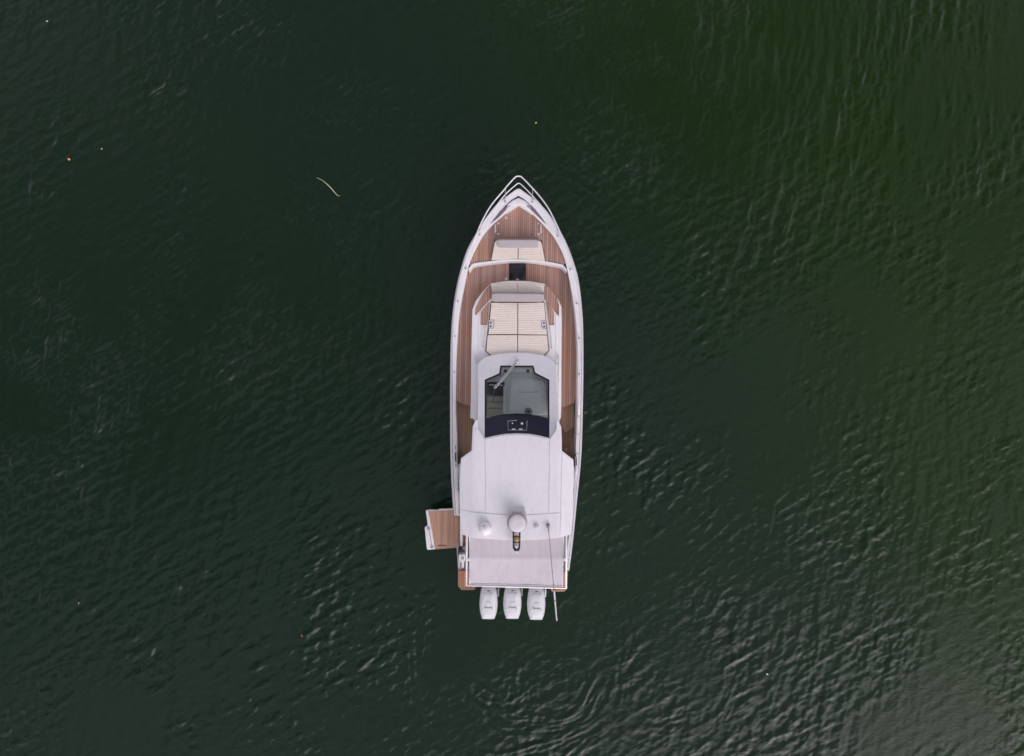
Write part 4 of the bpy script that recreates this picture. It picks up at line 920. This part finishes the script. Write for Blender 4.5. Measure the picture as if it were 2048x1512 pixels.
# fairleads and cleats on the gunwales
for cap, (x, y), L in ((cap_l, (910.6, 914), 20), (cap_r, (1152.4, 923), 18)):
    z = sheer(y) + 0.035
    obj('fairlead', prism(pz([(x - 2.2, y - L / 2), (x + 2.2, y - L / 2), (x + 2.6, y + L / 2), (x - 1.8, y + L / 2)], z + 0.012), 0.03, 'd', 0.008), M['lgrey'], cap, 40)
    obj('fairlead_slot', prism(pz([(x - 1, y - L / 2 + 1.5), (x + 1, y - L / 2 + 1.5), (x + 1.4, y + L / 2 - 1.5), (x - .6, y + L / 2 - 1.5)], z + 0.016), 0.01, 'd'), M['rubber'], cap)
for cap, x, y in ((cap_l, 911.2, 931.8), (cap_l, 910.6, 895), (cap_r, 1151.6, 940), (cap_r, 1158, 832), (cap_l, 907.8, 827)):
    z = sheer(y) + 0.03
    b_ = box(P(x, y, z), 0.04, 0.10, 0.03); tube([P(x, y - 3.4, z + .05), P(x, y + 3.4, z + .05)], 0.016, b_)
    obj('cleat', b_, M['steel'], cap, 40)
for y, x in ((868, 1153), (906.5, 1152)):
    obj('gate_joint', tube(pz([(x - 3.4, y), (x + 7, y + 1)], lambda x_, y_: sheer(y_) + 0.028), 0.009, n=6), M['grey'], cap_r)
obj('hull_vent', lathe(P(1141.3, 1106.6, 1.35), [(0.03, 0), (0.03, 0.03), (0.01, 0.04)], 12), M['gel'], hull, 40)

# ------------------------------------------------------------------ things afloat
def leaf(px, py, L, W, ang, mat, label, name='floating_leaf', cat='leaf'):
    bm = bmesh.new(); n = 7; top, mid_, bot = [], [], []
    for i in range(n):
        t = i / (n - 1); w = W * math.sin(math.pi * min(1, t * 0.96 + 0.02)) ** 0.8; x = (t - 0.5) * L
        curl = 0.18 * L * (t - 0.5) ** 2
        top.append((x, w / 2, 0.012 + curl + 0.1 * W)); mid_.append((x, 0, 0.010 + curl)); bot.append((x, -w / 2, 0.012 + curl + 0.08 * W))
    loft([top, mid_, bot], bm)
    r = bmesh.ops.extrude_face_region(bm, geom=bm.faces[:])
    bmesh.ops.translate(bm, verts=[v for v in r['geom'] if isinstance(v, bmesh.types.BMVert)], vec=(0, 0, 0.004))
    o = obj(name, bm, mat, None, 50, label); o['category'] = cat; o['group'] = 'scraps floating on the water'
    o.location = P(px, py, 0.02); o.rotation_euler.z = R(ang); return o
lp = plain('leaf_pale', (0.62, 0.66, 0.50), 0.6, var=0.15); lo_ = plain('leaf_orange', (0.85, 0.42, 0.16), 0.6, var=0.2); lw = plain('leaf_white', (0.8, 0.76, 0.66), 0.6); ly = plain('leaf_yellow', (0.75, 0.66, 0.28), 0.6)
leaf(95, 43, 0.085, 0.045, -5, lp, 'pale green leaf floating in the top left corner')
leaf(139, 319, 0.11, 0.07, -25, lo_, 'orange leaf floating at the far left')
leaf(204, 298, 0.05, 0.042, 10, lw, 'tiny white leaf beside the orange leaf')
leaf(1072, 246, 0.065, 0.05, 30, ly, 'small yellow leaf floating ahead of the bow')
leaf(158, 1206, 0.045, 0.04, 70, ly, 'tiny yellow leaf floating at the lower left')
leaf(604, 1271, 0.12, 0.014, -72, lo_, 'thin orange leaf blade floating left of the outboards')
leaf(1534, 1348, 0.08, 0.04, -20, lw, 'white scrap floating at the lower right', 'floating_scrap', 'scrap')
rp = cr([(633.5, 355.5), (643, 359.8), (653, 367.5), (662, 376), (669, 384.5), (675.5, 391.2), (680, 391.6)], 5)
base = P(656, 373, 0)
bm = bmesh.new(); n_ = len(rp); pts = []
for i, (x, y) in enumerate(rp):
    t = i / (n_ - 1); p = P(x, y, 0.018 + 0.02 * math.sin(math.pi * t) ** 2) - base; pts.append(p)
h_ = n_ // 2
tube(pts[:h_ + 1], 0.004, bm, 7, 0.015); tube(pts[h_:], 0.015, bm, 7, 0.004)
for i in (h_ - 4, h_ + 3): tube([pts[i], pts[i + 1]], 0.017, bm, 7)
reed = obj('reed_stem', bm, plain('dry_reed', (0.62, 0.60, 0.36), 0.6, var=0.25, scale=12), None, 60, 'pale curved reed stem floating ahead of the yacht on its port side')
reed['category'] = 'reed'; reed.location = base
